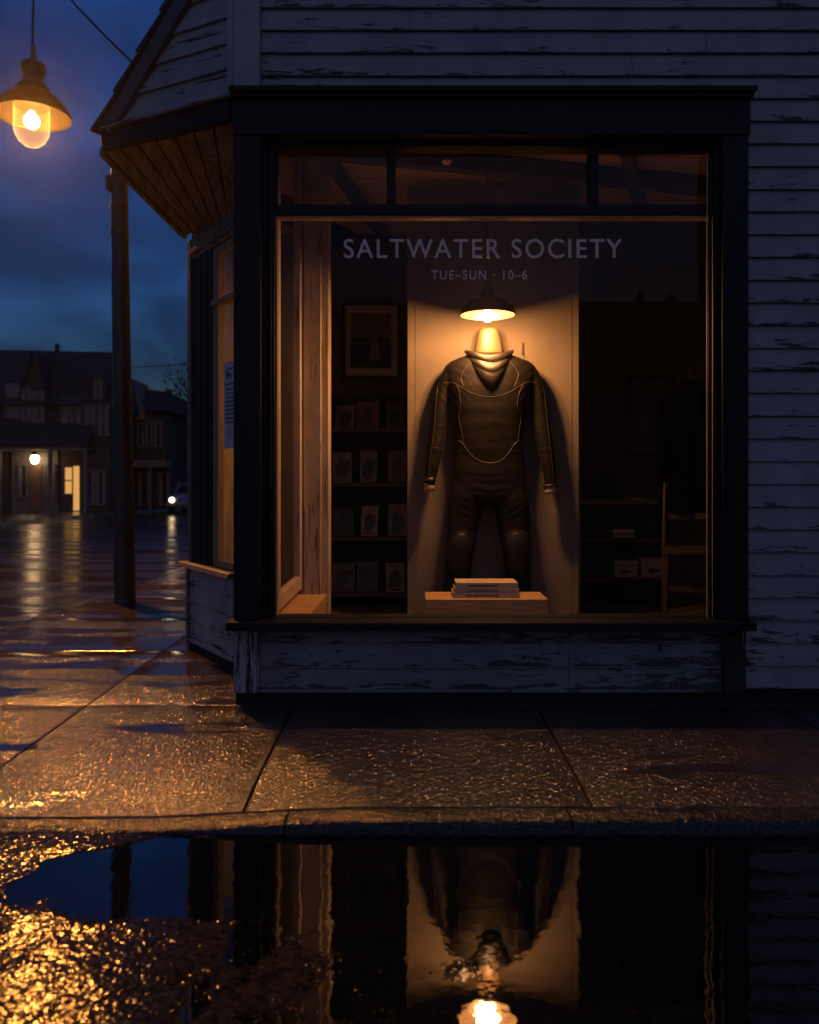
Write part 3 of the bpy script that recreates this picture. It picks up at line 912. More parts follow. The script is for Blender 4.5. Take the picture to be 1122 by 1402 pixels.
# ------------------------------------------------------------------ inside the display window
panel = MB(); panel.box(PX(558, 5.245), PX(793, 5.245), 5.245, 5.27, FZ, 2.99)
pn = thing('display_panel', 'tall plain plaster backdrop panel standing behind the wetsuit', 'panel', (PX(675, 5.245), 5.245, FZ))
panel.build('board', M['panel'], pn, bevel=.003)
s = MB(); s.box(PX(569, 5.245), PX(569.7, 5.245), 5.242, 5.2445, FZ, PZ(380, 5.245)); s.box(PX(782, 5.245), PX(783, 5.245), 5.241, 5.2445, FZ, PZ(380, 5.245)); s.build('batten', M['panel'], pn)
s = MB(); s.box(PX(560, 5.38), PX(564, 5.38), 5.271, 5.39, FZ, 2.3); s.build('brace', M['shelf'], pn)
s = MB(); s.box(PX(787, 5.38), PX(791, 5.38), 5.271, 5.39, FZ, 2.3); s.build('brace', M['shelf'], pn)
s = MB(); hx = PX(714, 5.27); s.tube([(hx, 5.243, PZ(470, 5.27)), (hx, 5.225, PZ(470, 5.27)), (hx, 5.225, PZ(486, 5.27)), (hx + .004, 5.215, PZ(488, 5.27))], .0035, 6)
tag(s.build('wall_hook', M['black']), 'small black hook on the backdrop panel beside the wetsuit collar', 'hook')

# pendant lamp over the wetsuit
LY = 4.80; lx = PX(668, LY); lz = PZ(431, LY)
pl_ = thing('pendant_lamp', 'black enamel pendant lamp lit over the wetsuit inside the window', 'lamp', (lx, LY, lz))
rr = .165
prof = [(rr, 0), (rr * .985, .012), (rr * .93, .045), (rr * .80, .072), (rr * .58, .088), (rr * .36, .096), (rr * .30, .108), (rr * .27, .13), (.034, .136), (.033, .165), (.026, .178), (.012, .186)]
s = MB(); s.lathe(prof, (lx, LY, lz), 40); s.build('lamp_shade', M['shade_out'], pl_)
s = MB(); s.lathe([(r * .985 - .001, z - .003) for r, z in prof[:7]], (lx, LY, lz), 40); s.build('shade_lining', M['shade_in'], pl_)
s = MB(); s.lathe([(.030, .058), (.030, .10)], (lx, LY, lz), 16, True); s.build('socket', M['black'], pl_)
BZ = lz - .010
s = MB(); s.lathe([(.0005, -.034), (.016, -.030), (.027, -.018), (.031, 0), (.028, .016), (.018, .034), (.015, .045)], (lx, LY, BZ), 24)
s.build('bulb', m_emit('warm_bulb', (1., .60, .24), 20.), pl_)
s = MB(); s.tube([(lx, LY, lz + .18), (lx, LY, WH - .02)], .004, 8); s.lathe([(.04, WH - .03 - lz), (.035, WH - .005 - lz)], (lx, LY, lz), 20, True); s.build('cord', M['black'], pl_)
lamp('pendant_light', (lx, LY, BZ), 46, (1., .43, .135), .058, pl_)

# ceiling spot fitting, unlit
s = MB(); cx_, cy_ = PX(612, 4.75), 4.75
cz_ = WH
s.lathe([(.075, -.0), (.07, -.04), (.05, -.055), (.045, -.075)], (cx_, cy_, cz_), 20, True)
sf = thing('ceiling_fitting', 'small dark unlit ceiling fitting behind the middle transom pane', 'light fitting', (cx_, cy_, WH))
s.build('body', M['black'], sf)
s = MB(); s.lathe([(.022, -.076), (.03, -.09), (.018, -.105)], (cx_, cy_, cz_), 14, True); s.build('bulb', M['letter'], sf)

# wetsuit -----------------------------------------------------------------
SY = 5.12; U = 1 / 2.919
def wx(c): return PX(540 + c * U, SY)
def wz(c): return PZ(380 + c * U, SY)
def ring(cyv, a, b, dep, yo=0., n=26, e=2.35, tilt=0.):
    x0, x1 = wx(a), wx(b); c = (x0 + x1) / 2; r = (x1 - x0) / 2; z = wz(cyv); out = []
    for k in range(n):
        t = 2 * math.pi * k / n; ct, stn = math.cos(t), math.sin(t)
        px_ = abs(ct) ** (2 / e) * math.copysign(1, ct) * r; py_ = abs(stn) ** (2 / e) * math.copysign(1, stn) * dep / 2
        out.append((c + px_, SY + yo + py_, z + tilt * px_))
    return out
body = MB()
body.rings([ring(*q) for q in ((300, 322, 436, .13), (314, 280, 478, .155), (326, 248, 512, .175), (340, 222, 548, .19), (360, 208, 562, .20), (400, 206, 562, .222), (440, 212, 552, .24), (475, 222, 542, .243),
                               (520, 232, 530, .24), (570, 240, 521, .232), (650, 246, 514, .215), (700, 243, 517, .213), (740, 238, 520, .210), (800, 229, 529, .212), (845, 223, 534, .212), (872, 222, 534, .206), (893, 240, 518, .17))])
def leg_r(l): return [ring(c, a, b, d, o) for c, a, b, d, o in l]
body.rings(leg_r([(780, 262, 340, .10, 0), (815, 238, 366, .165, 0), (850, 226, 369, .180, 0), (880, 219, 368, .190, 0), (910, 215, 360, .190, 0), (960, 212, 346, .182, 0), (1010, 209, 333, .175, -.004), (1060, 206, 324, .17, -.012), (1120, 203, 314, .158, -.006), (1180, 199, 309, .152, .004), (1250, 197, 306, .148, .006), (1345, 202, 300, .13, 0)]))
body.rings(leg_r([(780, 416, 494, .10, 0), (815, 390, 518, .165, 0), (850, 387, 530, .180, 0), (880, 386, 537, .190, 0), (910, 393, 540, .190, 0), (960, 407, 543, .182, 0), (1010, 417, 545, .175, -.004), (1060, 426, 547, .17, -.012), (1120, 436, 547, .158, -.006), (1180, 443, 548, .152, .004), (1250, 446, 548, .148, .006), (1345, 452, 544, .13, 0)]))
def arm(l): body.rings([ring(c, a, b, d, o * .5 + .035, 20, 2.1) for c, a, b, d, o in l])
arm([(330, 232, 300, .10, 0), (348, 208, 290, .14, 0), (375, 192, 270, .155, 0), (415, 178, 248, .15, 0), (455, 166, 226, .135, -.004), (510, 156, 217, .12, -.008), (560, 148, 213, .112, -.012), (640, 138, 206, .10, -.022), (690, 131, 197, .096, -.03), (740, 125, 185, .09, -.038), (800, 120, 170, .08, -.046), (835, 120, 163, .07, -.05)])
arm([(330, 470, 540, .10, 0), (350, 482, 564, .14, 0), (375, 502, 579, .155, 0), (415, 522, 592, .15, 0), (455, 543, 603, .135, -.004), (510, 548, 614, .12, -.008), (560, 551, 623, .112, -.012), (640, 566, 634, .10, -.022), (690, 577, 640, .096, -.03), (740, 588, 645, .09, -.038), (800, 598, 649, .08, -.046), (842, 602, 649, .07, -.05)])
tmp = body.build('suit_source', None)
m = tmp.modifiers.new('r', 'REMESH'); m.mode = 'VOXEL'; m.voxel_size = .0062
m = tmp.modifiers.new('c', 'CORRECTIVE_SMOOTH') if False else tmp.modifiers.new('c', 'SMOOTH'); m.factor = .5; m.iterations = 26
dg = bpy.context.evaluated_depsgraph_get()
sme = bpy.data.meshes.new_from_object(tmp.evaluated_get(dg))
bpy.data.objects.remove(tmp)
# soft folds at elbows, waist and crotch
n = len(sme.vertices); co = np.empty(n * 3, np.float32); no = np.empty(n * 3, np.float32)
sme.vertices.foreach_get('co', co); sme.vertices.foreach_get('normal', no); co = co.reshape(-1, 3); no = no.reshape(-1, 3)
FOLDS = [(wx(a), wz(b), r_, R(an_), l_, m_) for a, b, r_, an_, l_, m_ in ((228, 470, .11, 40, .038, .0034), (528, 470, .11, 140, .038, .0034), (185, 600, .12, 75, .040, .0014), (590, 600, .12, 105, .040, .0014), (376, 850, .15, 90, .05, .0030),
         (300, 930, .13, 60, .045, .0024), (455, 930, .13, 120, .045, .0024), (250, 680, .10, 100, .045, .0026), (505, 680, .10, 80, .045, .0026), (376, 600, .22, 90, .09, .0022), (255, 1195, .10, 85, .035, .0030), (496, 1195, .10, 95, .035, .0030), (150, 740, .10, 80, .034, .0012), (620, 740, .10, 100, .034, .0012), (240, 390, .10, 60, .05, .0022), (515, 390, .10, 120, .05, .0022))]
for i in range(n):
    x, y, z = co[i]
    f = noise.noise(Vector((x * 5 + z * 3, y * 5, z * 8))) * .0035 + noise.noise(Vector((x * 11 + z * 9, y * 10, z * 13))) * .0014
    for (fx, fz, fr, fa, fl, fm) in FOLDS:
        dx, dz = x - fx, z - fz; d2 = (dx * dx + dz * dz) / (fr * fr)
        if d2 < 4: f += fm * .42 * math.exp(-d2 * 1.6) * math.sin(6.283 * (dx * math.cos(fa) + dz * math.sin(fa)) / fl + 2.2 * noise.noise(Vector((x * 9, y * 4, z * 9))))
    co[i] += no[i] * f
sme.vertices.foreach_set('co', co.ravel()); sme.update()
for p in sme.polygons: p.use_smooth = True
ws = thing('wetsuit', 'dark full-length wetsuit with loose hood hung on a wooden form in the window', 'wetsuit', (wx(378), SY, FZ))
sme.transform(world(ws).inverted()); sme.name = 'suit'
suit = bpy.data.objects.new('suit', sme); COL.objects.link(suit); suit.parent = ws; sme.materials.append(M['neo'])
bm_ = bmesh.new(); bm_.from_mesh(sme); bm_.transform(world(ws)); tree = BVHTree.FromBMesh(bm_); bm_.free()
CAMP = Vector((0, 0, CH))
def hit(c, r):
    tgt = Vector((wx(c), SY, wz(r)))
    h = tree.ray_cast(Vector((tgt.x, 3.9, tgt.z)), Vector((0, 1, 0)))
    return (h[0], h[1]) if h[0] is not None else (None, None)
def smooth_line(pts, n):
    out = []
    P4 = [pts[0]] + list(pts) + [pts[-1]]
    for i in range(len(pts) - 1):
        a, b, c, d = [Vector(q) for q in P4[i:i + 4]]
        for k in range(n):
            t = k / n
            out.append(.5 * ((2 * b) + (c - a) * t + (2 * a - 5 * b + 4 * c - d) * t * t + (3 * b - a - 3 * c + d) * t ** 3))
    out.append(Vector(pts[-1])); return out
sm_ = MB()
def seam(pts, r=.0017, closed=False):
    line = []
    for q in smooth_line(pts, 7):
        h, nn = hit(q.x, q.y)
        if h is not None and nn is not None: line.append(h + nn * .0008)
        else:
            if len(line) > 2: sm_.tube(line, r, 5)
            line = []
    if len(line) > 2: sm_.tube(line, r, 5)
seam([(198, 424), (225, 424), (247, 431), (300, 466), (375, 484), (450, 466), (510, 429), (535, 421), (566, 424)])
seam([(247, 431), (258, 470), (262, 515), (256, 560), (268, 620), (274, 656)])
seam([(510, 429), (490, 470), (484, 515), (500, 556), (494, 610), (488, 652)])
seam([(310, 345), (280, 372), (264, 405), (272, 440)]); seam([(455, 345), (478, 372), (488, 400), (470, 445)])
seam([(246, 653), (268, 660), (290, 694), (320, 724), (352, 739), (385, 742), (420, 732), (452, 700), (474, 668), (494, 655), (514, 652)], .002)
seam([(246, 600), (232, 500), (216, 462)]); seam([(516, 600), (530, 500), (546, 462)])
seam([(133, 690), (165, 680), (198, 690)]); seam([(574, 690), (610, 680), (640, 690)])
seam([(176, 420), (166, 520), (158, 620), (142, 740), (138, 820)]); seam([(592, 420), (604, 520), (614, 620), (628, 740), (634, 820)])
KN = [(265, 1098, 55, 84), (484, 1096, 55, 86)]
for kx, ky, ra, rb in KN:
    seam([(kx + ra * math.cos(t), ky + rb * math.sin(t)) for t in [2 * math.pi * k / 14 for k in range(15)]], .0020)
    seam([(kx - ra - 4, ky - 55), (kx - 30, ky - 82), (kx, ky - 89), (kx + 30, ky - 82), (kx + ra + 4, ky - 52)], .0018)
sm_.build('seam', M['seam'], ws)
for kx, ky, ra, rb in KN:
    s = MB(); rgs = []
    for k in range(9):
        rr_ = [0.02, .2, .4, .6, .75, .86, .94, .99, 1.02][k]; lift = [.009, .009, .0085, .008, .007, .006, .0045, .002, -.003][k]
        r_ = []
        for q in range(30):
            t = 2 * math.pi * q / 30; h, nn = hit(kx + ra * .93 * rr_ * math.cos(t), ky + rb * .95 * rr_ * math.sin(t))
            if h is None: h, nn = Vector((wx(kx + ra * .9 * rr_ * math.cos(t)), SY - .04, wz(ky + rb * rr_ * math.sin(t)))), Vector((0, -1, 0))
            r_.append(h + nn * lift)
        rgs.append(r_)
    s.rings(rgs, True, False); s.build('knee_pad', M['neo_smooth'], ws)
# cuffs: turned sleeve ends showing the pale lining
for (c0, c1, yo, up_, dn_) in ((118, 163, .01, 800, 856), (600, 650, .01, 826, 862)):
    s = MB(); s.rings([ring(r_, c0 + k0, c1 - k0, .074, yo, 20, 2.1, tl) for r_, k0, tl in ((up_, -1, .1), ((up_ + dn_) / 2 - 8, -3, .1))], True, False)
    s.build('cuff', M['neo_smooth'], ws, solid=.004)
    s = MB(); s.rings([ring(r_, c0 + k0, c1 - k0, .062, yo, 20, 2.1, tl) for r_, k0, tl in (((up_ + dn_) / 2 - 16, 2, .0), ((up_ + dn_) / 2 + 8, 3, .05), (dn_, 1, .15))], True, False)
    s.build('cuff_lining', M['lining'], ws, solid=.003)
# hood lying open round the neck: a cowl that droops to a point in front
s = MB()
def cowl(rx, ry, zc, droop, fy, n=48, sharp=2.2, pinch=0.):
    out = []
    for k in range(n):
        t = 2 * math.pi * k / n
        f = max(0, -math.sin(t)) ** sharp
        x = rx * math.cos(t) * (1 - pinch * f)
        y = ry * math.copysign(abs(math.sin(t)) ** (.55 if math.sin(t) < 0 else 1), math.sin(t)) - fy * f
        z = zc - droop * f + .004 * math.sin(5 * t + zc * 40)
        out.append((wx(378) + x, SY + y, z))
    return out
Z = wz
s.rings([cowl(.066, .062, Z(326), .030, .0, sharp=1.5), cowl(.090, .078, Z(307), .030, .008, sharp=1.5), cowl(.122, .094, Z(298), .034, .016, sharp=1.4), cowl(.149, .106, Z(291), .040, .022, sharp=1.3), cowl(.156, .112, Z(293), .050, .026, sharp=1.3),
         cowl(.152, .116, Z(300), .064, .028, sharp=1.2, pinch=.03), cowl(.142, .112, Z(306), .072, .022, sharp=1.2, pinch=.08), cowl(.142, .118, Z(308), .084, .030, sharp=1.2, pinch=.10), cowl(.140, .124, Z(312), .108, .034, sharp=1.15, pinch=.14),
         cowl(.135, .122, Z(316), .120, .026, sharp=1.15, pinch=.18), cowl(.134, .126, Z(318), .136, .030, sharp=1.15, pinch=.20), cowl(.130, .126, Z(324), .168, .026, sharp=1.15, pinch=.28), cowl(.128, .122, Z(330), .186, .014, sharp=1.2, pinch=.36), cowl(.126, .11, Z(336), .190, .0, sharp=1.2, pinch=.42)], True, False)
hd = s.build('hood', M['neo_smooth'], ws, solid=.006)
sb = hd.modifiers.new('ss', 'SUBSURF'); sb.levels = 1; sb.render_levels = 2
s = MB()
for rr_ in (cowl(.151, .094, Z(291), .061, .047), cowl(.133, .091, Z(310), .108, .056, sharp=1.75, pinch=.235)): s.tube([Vector(q) + Vector((0, -.003, 0)) for q in rr_[24:] + rr_[:1]], .0014, 5)
s.build('seam', M['seam'], ws)

# wooden neck form
mn = thing('mannequin', 'pale wooden neck block rising out of the wetsuit collar', 'mannequin', (wx(378), SY, FZ))
s = MB(); s.rings([ring(c, a, b, d, 0, 32, 2.6) for c, a, b, d in ((345, 330, 426, .12), (300, 322, 434, .135), (290, 323, 433, .135), (262, 328, 428, .13), (238, 332, 423, .128), (220, 336, 418, .126), (211, 340, 414, .122), (206, 346, 408, .112), (203.5, 354, 400, .095), (202.8, 366, 388, .05))])
s.build('neck_block', M['formwood'], mn)
s = MB(); yf = SY - .064; s.box(wx(376.5), wx(379), yf - .004, yf + .02, wz(304), wz(290)); s.build('slot', M['black'], mn)
s = MB(); s.box(wx(377), wx(378.4), yf + .0, yf + .03, wz(222), wz(207)); s.build('slot', M['black'], mn)
s = MB(); s.tube([(wx(378), SY, wz(420)), (wx(378), SY, wz(345))], .02, 12); s.tube([(wx(378), SY, wz(415)), (wx(378), 5.243, wz(415))], .014, 10); s.build('bracket', M['black'], mn)

# plinth and its books
pz = PZ(820, 4.55)
po = MB(); po.box(PX(583, 4.55), PX(751, 4.55), 4.55, 4.83, FZ, pz)
tag(po.build('wooden_plinth', M['plinth'], bevel=.004), 'low knotty pine block at the foot of the wetsuit carrying three books', 'plinth')
s = MB(); z = pz


def book(name_label, x0, x1, y0, y1, z0, z1, rz, cover):
    t = thing('book', name_label, 'book', ((x0 + x1) / 2, (y0 + y1) / 2, z0), rz, 'books stacked on the pine plinth')
    w, d, h = (x1 - x0) / 2, (y1 - y0) / 2, z1 - z0
    b = MB(); b.box(-w + .004, w - .004, -d + .004, d - .003, .003, h - .003); b.build('pages', M['paper'], t, True, bevel=.001)
    b = MB(); b.box(-w, w, -d, d, 0, .0028); b.box(-w, w, -d, d, h - .0028, h); b.box(-w, w, -d - .003, -d + .0005, .0, h); cv = b.build('cover', cover, t, True, bevel=.001)
    b = MB(); b.box(-w * .62, w * .35, -d - .0038, -d - .0031, h * .40, h * .60); b.build('spine_print', M['shade_out'], t, True)
    return t


cv1 = m_plain('book_cover_cream', (.52, .40, .26), .55, .15, 14., .1); cv2 = m_plain('book_cover_buff', (.44, .32, .20), .55, .2, 14., .1); cv3 = m_plain('book_cover_tan', (.48, .34, .20), .6, .25, 14., .1)
book('tan book at the bottom of the three on the pine block', .249, .629, 4.585, 4.79, pz, pz + .027, R(.6), cv3)
book('buff book in the middle of the three on the pine block', .257, .627, 4.588, 4.785, pz + .0275, pz + .052, R(-.5), cv2)
book('thick cream book on top of the three on the pine block', .266, .619, 4.592, 4.78, pz + .0525, pz + .086, R(.3), cv1)

# picture on the back wall
t = thing('framed_picture', 'framed seascape print with cream mat on the wall above the bookshelves', 'picture', (PX(508, 6.4), 6.44, PZ(466, 6.4)))
fx0, fx1, fz_0, fz_1 = PX(468, 6.4), PX(548, 6.4), PZ(518, 6.4), PZ(414, 6.4)
s = MB(); b = .022
s.box(fx0, fx1, 6.405, 6.448, fz_1 - b, fz_1); s.box(fx0, fx1, 6.405, 6.448, fz_0, fz_0 + b); s.box(fx0, fx0 + b, 6.405, 6.448, fz_0 + b, fz_1 - b); s.box(fx1 - b, fx1, 6.405, 6.448, fz_0 + b, fz_1 - b)
s.build('frame', M['black'], t, bevel=.003)
s = MB(); s.box(fx0 + b, fx1 - b, 6.424, 6.446, fz_0 + b, fz_1 - b); s.build('mat', m_plain('picture_mat', (.55, .48, .38), .8, .05), t)
ax0, ax1, az0, az1 = PX(480, 6.4), PX(536, 6.4), PZ(503, 6.4), PZ(428, 6.4)
s = MB(); s.box(ax0, ax1, 6.419, 6.4235, az0, az1); s.build('print', m_plain('print_sky', (.14, .17, .21), .5, .5, 9., 0, stretch=(.4, 1, 1.5)), t)
s = MB(); s.box(ax0, ax1, 6.416, 6.4185, az0, az0 + .19); s.build('print_sea', m_plain('print_sea', (.02, .028, .045), .5, .5, 20., 0, stretch=(.3, 1, 2)), t)
s = MB(); hp = [(ax0, 6.4155, az0 + .20), (ax0, 6.4155, az0 + .235), (ax0 + .07, 6.4155, az0 + .25), (ax0 + .16, 6.4155, az0 + .215), (ax0 + .24, 6.4155, az0 + .24), (ax1, 6.4155, az0 + .22), (ax1, 6.4155, az0 + .20)]
s.prism(hp, (0, -.001, 0)); s.build('print_hills', m_plain('print_hill', (.012, .015, .02), .6), t)
xm = (ax0 + ax1) / 2
s = MB(); s.prism([(xm + .025, 6.414, az0 + .085), (xm + .075, 6.414, az0 + .095), (xm + .032, 6.414, az0 + .27)], (0, -.001, 0)); s.prism([(xm - .012, 6.414, az0 + .10), (xm + .020, 6.414, az0 + .085), (xm + .026, 6.414, az0 + .24)], (0, -.001, 0)); s.prism([(xm - .02, 6.413, az0 + .082), (xm + .085, 6.413, az0 + .082), (xm + .07, 6.413, az0 + .062), (xm - .005, 6.413, az0 + .062)], (0, -.001, 0)); s.build('print_boat', m_plain('print_sail', (.32, .30, .27), .6), t)

# bookshelves with face-out books
sh = thing('bookshelf', 'dark wall bookcase with four shelves of face-out books left of the panel', 'bookcase', (PX(500, 5.95), 6.1, FZ))
SYb = 5.9; shz = [PZ(586, SYb), PZ(661, SYb), PZ(735, SYb), PZ(812, SYb)]
bx0, bx1 = PX(438, SYb), PX(562, SYb)
for z in shz:
    s = MB(); s.box(bx0 + .021, bx1 - .021, SYb, 6.3, z - .03, z); s.build('shelf', M['shelf'], sh, bevel=.002)
for x in (bx0, bx1 - .02):
    s = MB(); s.box(x, x + .02, SYb + .003, 6.3, FZ, shz[0] + .28); s.build('side', M['shelf'], sh)
s = MB(); s.box(bx0, bx1, 6.3005, 6.32, FZ, shz[0] + .28); s.build('back', M['beam'], sh)
art = [m_plain('cover_art_%d' % i, c, .5, .75, 7., 0, stretch=(1, 1, 1.4)) for i, c in enumerate([(.05, .045, .04), (.10, .07, .04), (.03, .035, .04), (.07, .06, .045)])]
cvm = m_plain('face_book_cover', (.26, .20, .13), .6, .15, 8., .05)
cvd = m_plain('face_book_cover_dark', (.13, .10, .07), .6, .2, 8., .05)
rows = ['top', 'second', 'third', 'bottom']; posn = ['left', 'middle', 'right']
cvs = [m_plain('face_cover_%d' % i, c, .6, .25, 8., .05) for i, c in enumerate([(.27, .18, .10), (.15, .10, .06), (.34, .26, .17), (.20, .11, .07), (.09, .075, .06)])]
hts = [[.20, .22, .22], [.235, .235, .235], [.235, .22, .235], [.20, .22, .245]]
for r_ in range(4):
    for c_ in range(3):
        xc = PX([467, 503, 541][c_] + random.uniform(-4, 4), SYb); hh = hts[r_][c_] * random.uniform(.84, 1.03); ww = random.choice((.125, .14, .155, .172)); z = shz[r_] + .002
        lb = 'small'
        t = thing('book', 'face-out book, %s of the three on the %s shelf of the bookcase' % (posn[c_], rows[r_]), 'book', (xc, SYb + .05, z), R(random.uniform(-9, 9)), 'face-out books on the bookcase')
        lean = .055
        s = MB(); s.hexa([(-ww / 2, 0, 0), (ww / 2, 0, 0), (ww / 2, .022, 0), (-ww / 2, .022, 0)], [(-ww / 2, lean, hh), (ww / 2, lean, hh), (ww / 2, lean + .022, hh), (-ww / 2, lean + .022, hh)])
        s.build('cover', cvs[(r_ * 2 + c_ * 3) % 5], t, True, bevel=.001)
        s = MB(); a_, b_ = .18, .80
        poly = [(-.40, a_), (-.30, a_ + .1), (-.34, .62), (-.1, .70), (-.02, b_), (.12, .66), (.30, .72), (.38, .4), (.22, a_ + .08), (.05, a_ - .04)]
        poly = [(x + random.uniform(-.07, .07), zz_ + random.uniform(-.05, .05)) for x, zz_ in poly]
        s.prism([(x * ww, lean * zz_ - .0008, zz_ * hh) for x, zz_ in poly], (0, -.0012, 0)); s.build('cover_art', art[(r_ + c_) % 4], t, True)
        s = MB(); s.hexa([(-.3 * ww, lean * .06 - .002, .06 * hh), (.3 * ww, lean * .06 - .002, .06 * hh), (.3 * ww, lean * .06, .06 * hh), (-.3 * ww, lean * .06, .06 * hh)], [(-.3 * ww, lean * .1 - .002, .1 * hh), (.3 * ww, lean * .1 - .002, .1 * hh), (.3 * ww, lean * .1, .1 * hh), (-.3 * ww, lean * .1, .1 * hh)]); s.build('title_strip', M['black'], t, True)

# right side of the shop: open shelving, cartons, chair, coat
RY = 6.0
rk = thing('shelving_unit', 'open wooden shelving with a long counter board at the dark right side of the shop', 'shelves', (PX(860, RY), RY + .2, FZ))
rx0, rx1 = PX(780, RY), PX(924, RY)
for zz_, th in ((PZ(684, RY), .035), (PZ(738, RY), .025), (PZ(791, RY), .025)):
    s = MB(); s.box(rx0, rx1, RY, 6.4, zz_ - th, zz_); s.build('shelf', M['shelf'] if th < .03 else m_wood('counter_board', (.24, .17, .10), 'X', .5, .3), rk, bevel=.002)
for x in (rx0, rx1 - .03):
    s = MB(); s.box(x, x + .03, RY + .01, 6.39, FZ, PZ(791, RY) - .026); s.box(x, x + .03, RY + .01, 6.39, PZ(791, RY) + .001, PZ(738, RY) - .026); s.box(x, x + .03, RY + .01, 6.39, PZ(738, RY) + .001, PZ(684, RY) - .036); s.build('upright', M['shelf'], rk)
for lab, a, b, h in (('plain', 842, 875, 768), ('taller', 879, 914, 764)):
    z = PZ(791, RY) + .001; t = thing('carton', '%s pale carton on the bottom shelf, %s of two' % (lab, 'left' if a < 850 else 'right'), 'box', (PX((a + b) / 2, RY), RY + .12, z), 0, 'cartons on the bottom shelf')
    w = (PX(b, RY) - PX(a, RY)) / 2; hh = PZ(h, RY) - z
    s = MB(); s.box(-w + .004, w - .004, -.1, .1, 0, hh * .72); s.build('body', M['carton'], t, True, bevel=.002)
    s = MB(); s.box(-w, w, -.104, .104, hh * .722, hh); s.build('lid', M['carton'], t, True, bevel=.002)
    s = MB(); s.box(-w * .4, w * .4, -.1015, -.1002, hh * .25, hh * .42); s.build('handle_slot', M['black'], t, True)
z = PZ(738, RY) + .001
for i, (w, h) in enumerate(((.085, .022), (.08, .020), (.078, .025))):
    b = MB(); b.box(-w, w, -.07, .07, 0, h - .001); o = b.build('book', [M['carton'], cvm, M['paper']][i], bevel=.002)
    o.location = (PX(856, RY), RY + .1, z); z += h; o.rotation_euler = (0, 0, R([2, -3, 4][i]))
    tag(o, 'flat book lying %s in the small pile on the middle shelf' % ['lowest', 'between two others', 'uppermost'][i], 'book', 'books piled on the middle shelf')
ztp = PZ(684, RY) + .001
b = MB(); b.box(-.055, .055, -.05, .05, 0, .012); o = b.build('notebook', M['paper'], bevel=.002); o.location = (PX(872, RY), RY + .08, ztp); tag(o, 'thin pale notebook lying on the long counter board', 'notebook')
b = MB(); b.lathe([(.03, 0), (.042, .02), (.045, .07), (.040, .072), (.036, .02), (.0, .012)], (0, 0, 0), 20); o = b.build('pot', M['carton']); o.location = (PX(914, RY), RY + .09, ztp); tag(o, 'small round pot on the right end of the long counter board', 'pot')
t = thing('bottle', 'dark glass bottle standing on the long counter board', 'bottle', (PX(840, RY), RY + .15, ztp))
b = MB(); b.lathe([(.0, 0), (.035, .0), (.037, .01), (.037, .12), (.03, .15), (.013, .175), (.013, .22), (.0, .22)], (0, 0, 0), 20); b.build('body', M['shade_out'], t, True)
b = MB(); b.lathe([(.0, .221), (.015, .221), (.015, .24), (.0, .241)], (0, 0, 0), 14); b.build('cap', M['carton'], t, True)
t = thing('framed_picture', 'dim dark-framed notice on the wall above the long counter board', 'picture', (PX(893, 6.4), 6.44, PZ(560, 6.4)))
fx0, fx1, fz_0, fz_1 = PX(862, 6.4), PX(924, 6.4), PZ(622, 6.4), PZ(514, 6.4); b = .02
s = MB(); s.box(fx0, fx1, 6.405, 6.448, fz_1 - b, fz_1); s.box(fx0, fx1, 6.405, 6.448, fz_0, fz_0 + b); s.box(fx0, fx0 + b, 6.405, 6.448, fz_0 + b, fz_1 - b); s.box(fx1 - b, fx1, 6.405, 6.448, fz_0 + b, fz_1 - b); s.build('frame', M['black'], t, bevel=.002)
s = MB(); s.box(fx0 + b, fx1 - b, 6.425, 6.445, fz_0 + b, fz_1 - b); s.build('print', m_plain('notice_paper', (.10, .085, .06), .7, .5, 6., 0), t)
# chair
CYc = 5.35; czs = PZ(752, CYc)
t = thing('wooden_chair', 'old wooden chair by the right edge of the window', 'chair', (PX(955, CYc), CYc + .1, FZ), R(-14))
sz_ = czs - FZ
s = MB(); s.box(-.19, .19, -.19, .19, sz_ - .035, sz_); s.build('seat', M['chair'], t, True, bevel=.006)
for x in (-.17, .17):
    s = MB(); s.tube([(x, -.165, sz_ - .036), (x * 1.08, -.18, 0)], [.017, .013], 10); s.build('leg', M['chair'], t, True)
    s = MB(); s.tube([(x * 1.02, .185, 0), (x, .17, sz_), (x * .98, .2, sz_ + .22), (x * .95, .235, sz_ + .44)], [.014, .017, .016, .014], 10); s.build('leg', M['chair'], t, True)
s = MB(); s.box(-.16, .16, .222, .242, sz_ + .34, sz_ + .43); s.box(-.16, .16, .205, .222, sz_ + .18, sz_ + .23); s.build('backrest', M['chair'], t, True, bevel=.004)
s = MB(); s.beam((-.17, -.17, sz_ * .45), (.17, -.17, sz_ * .45), .018, .022); s.beam((-.17, .17, sz_ * .4), (.17, .17, sz_ * .4), .018, .022); s.build('stretcher', M['chair'], t, True)
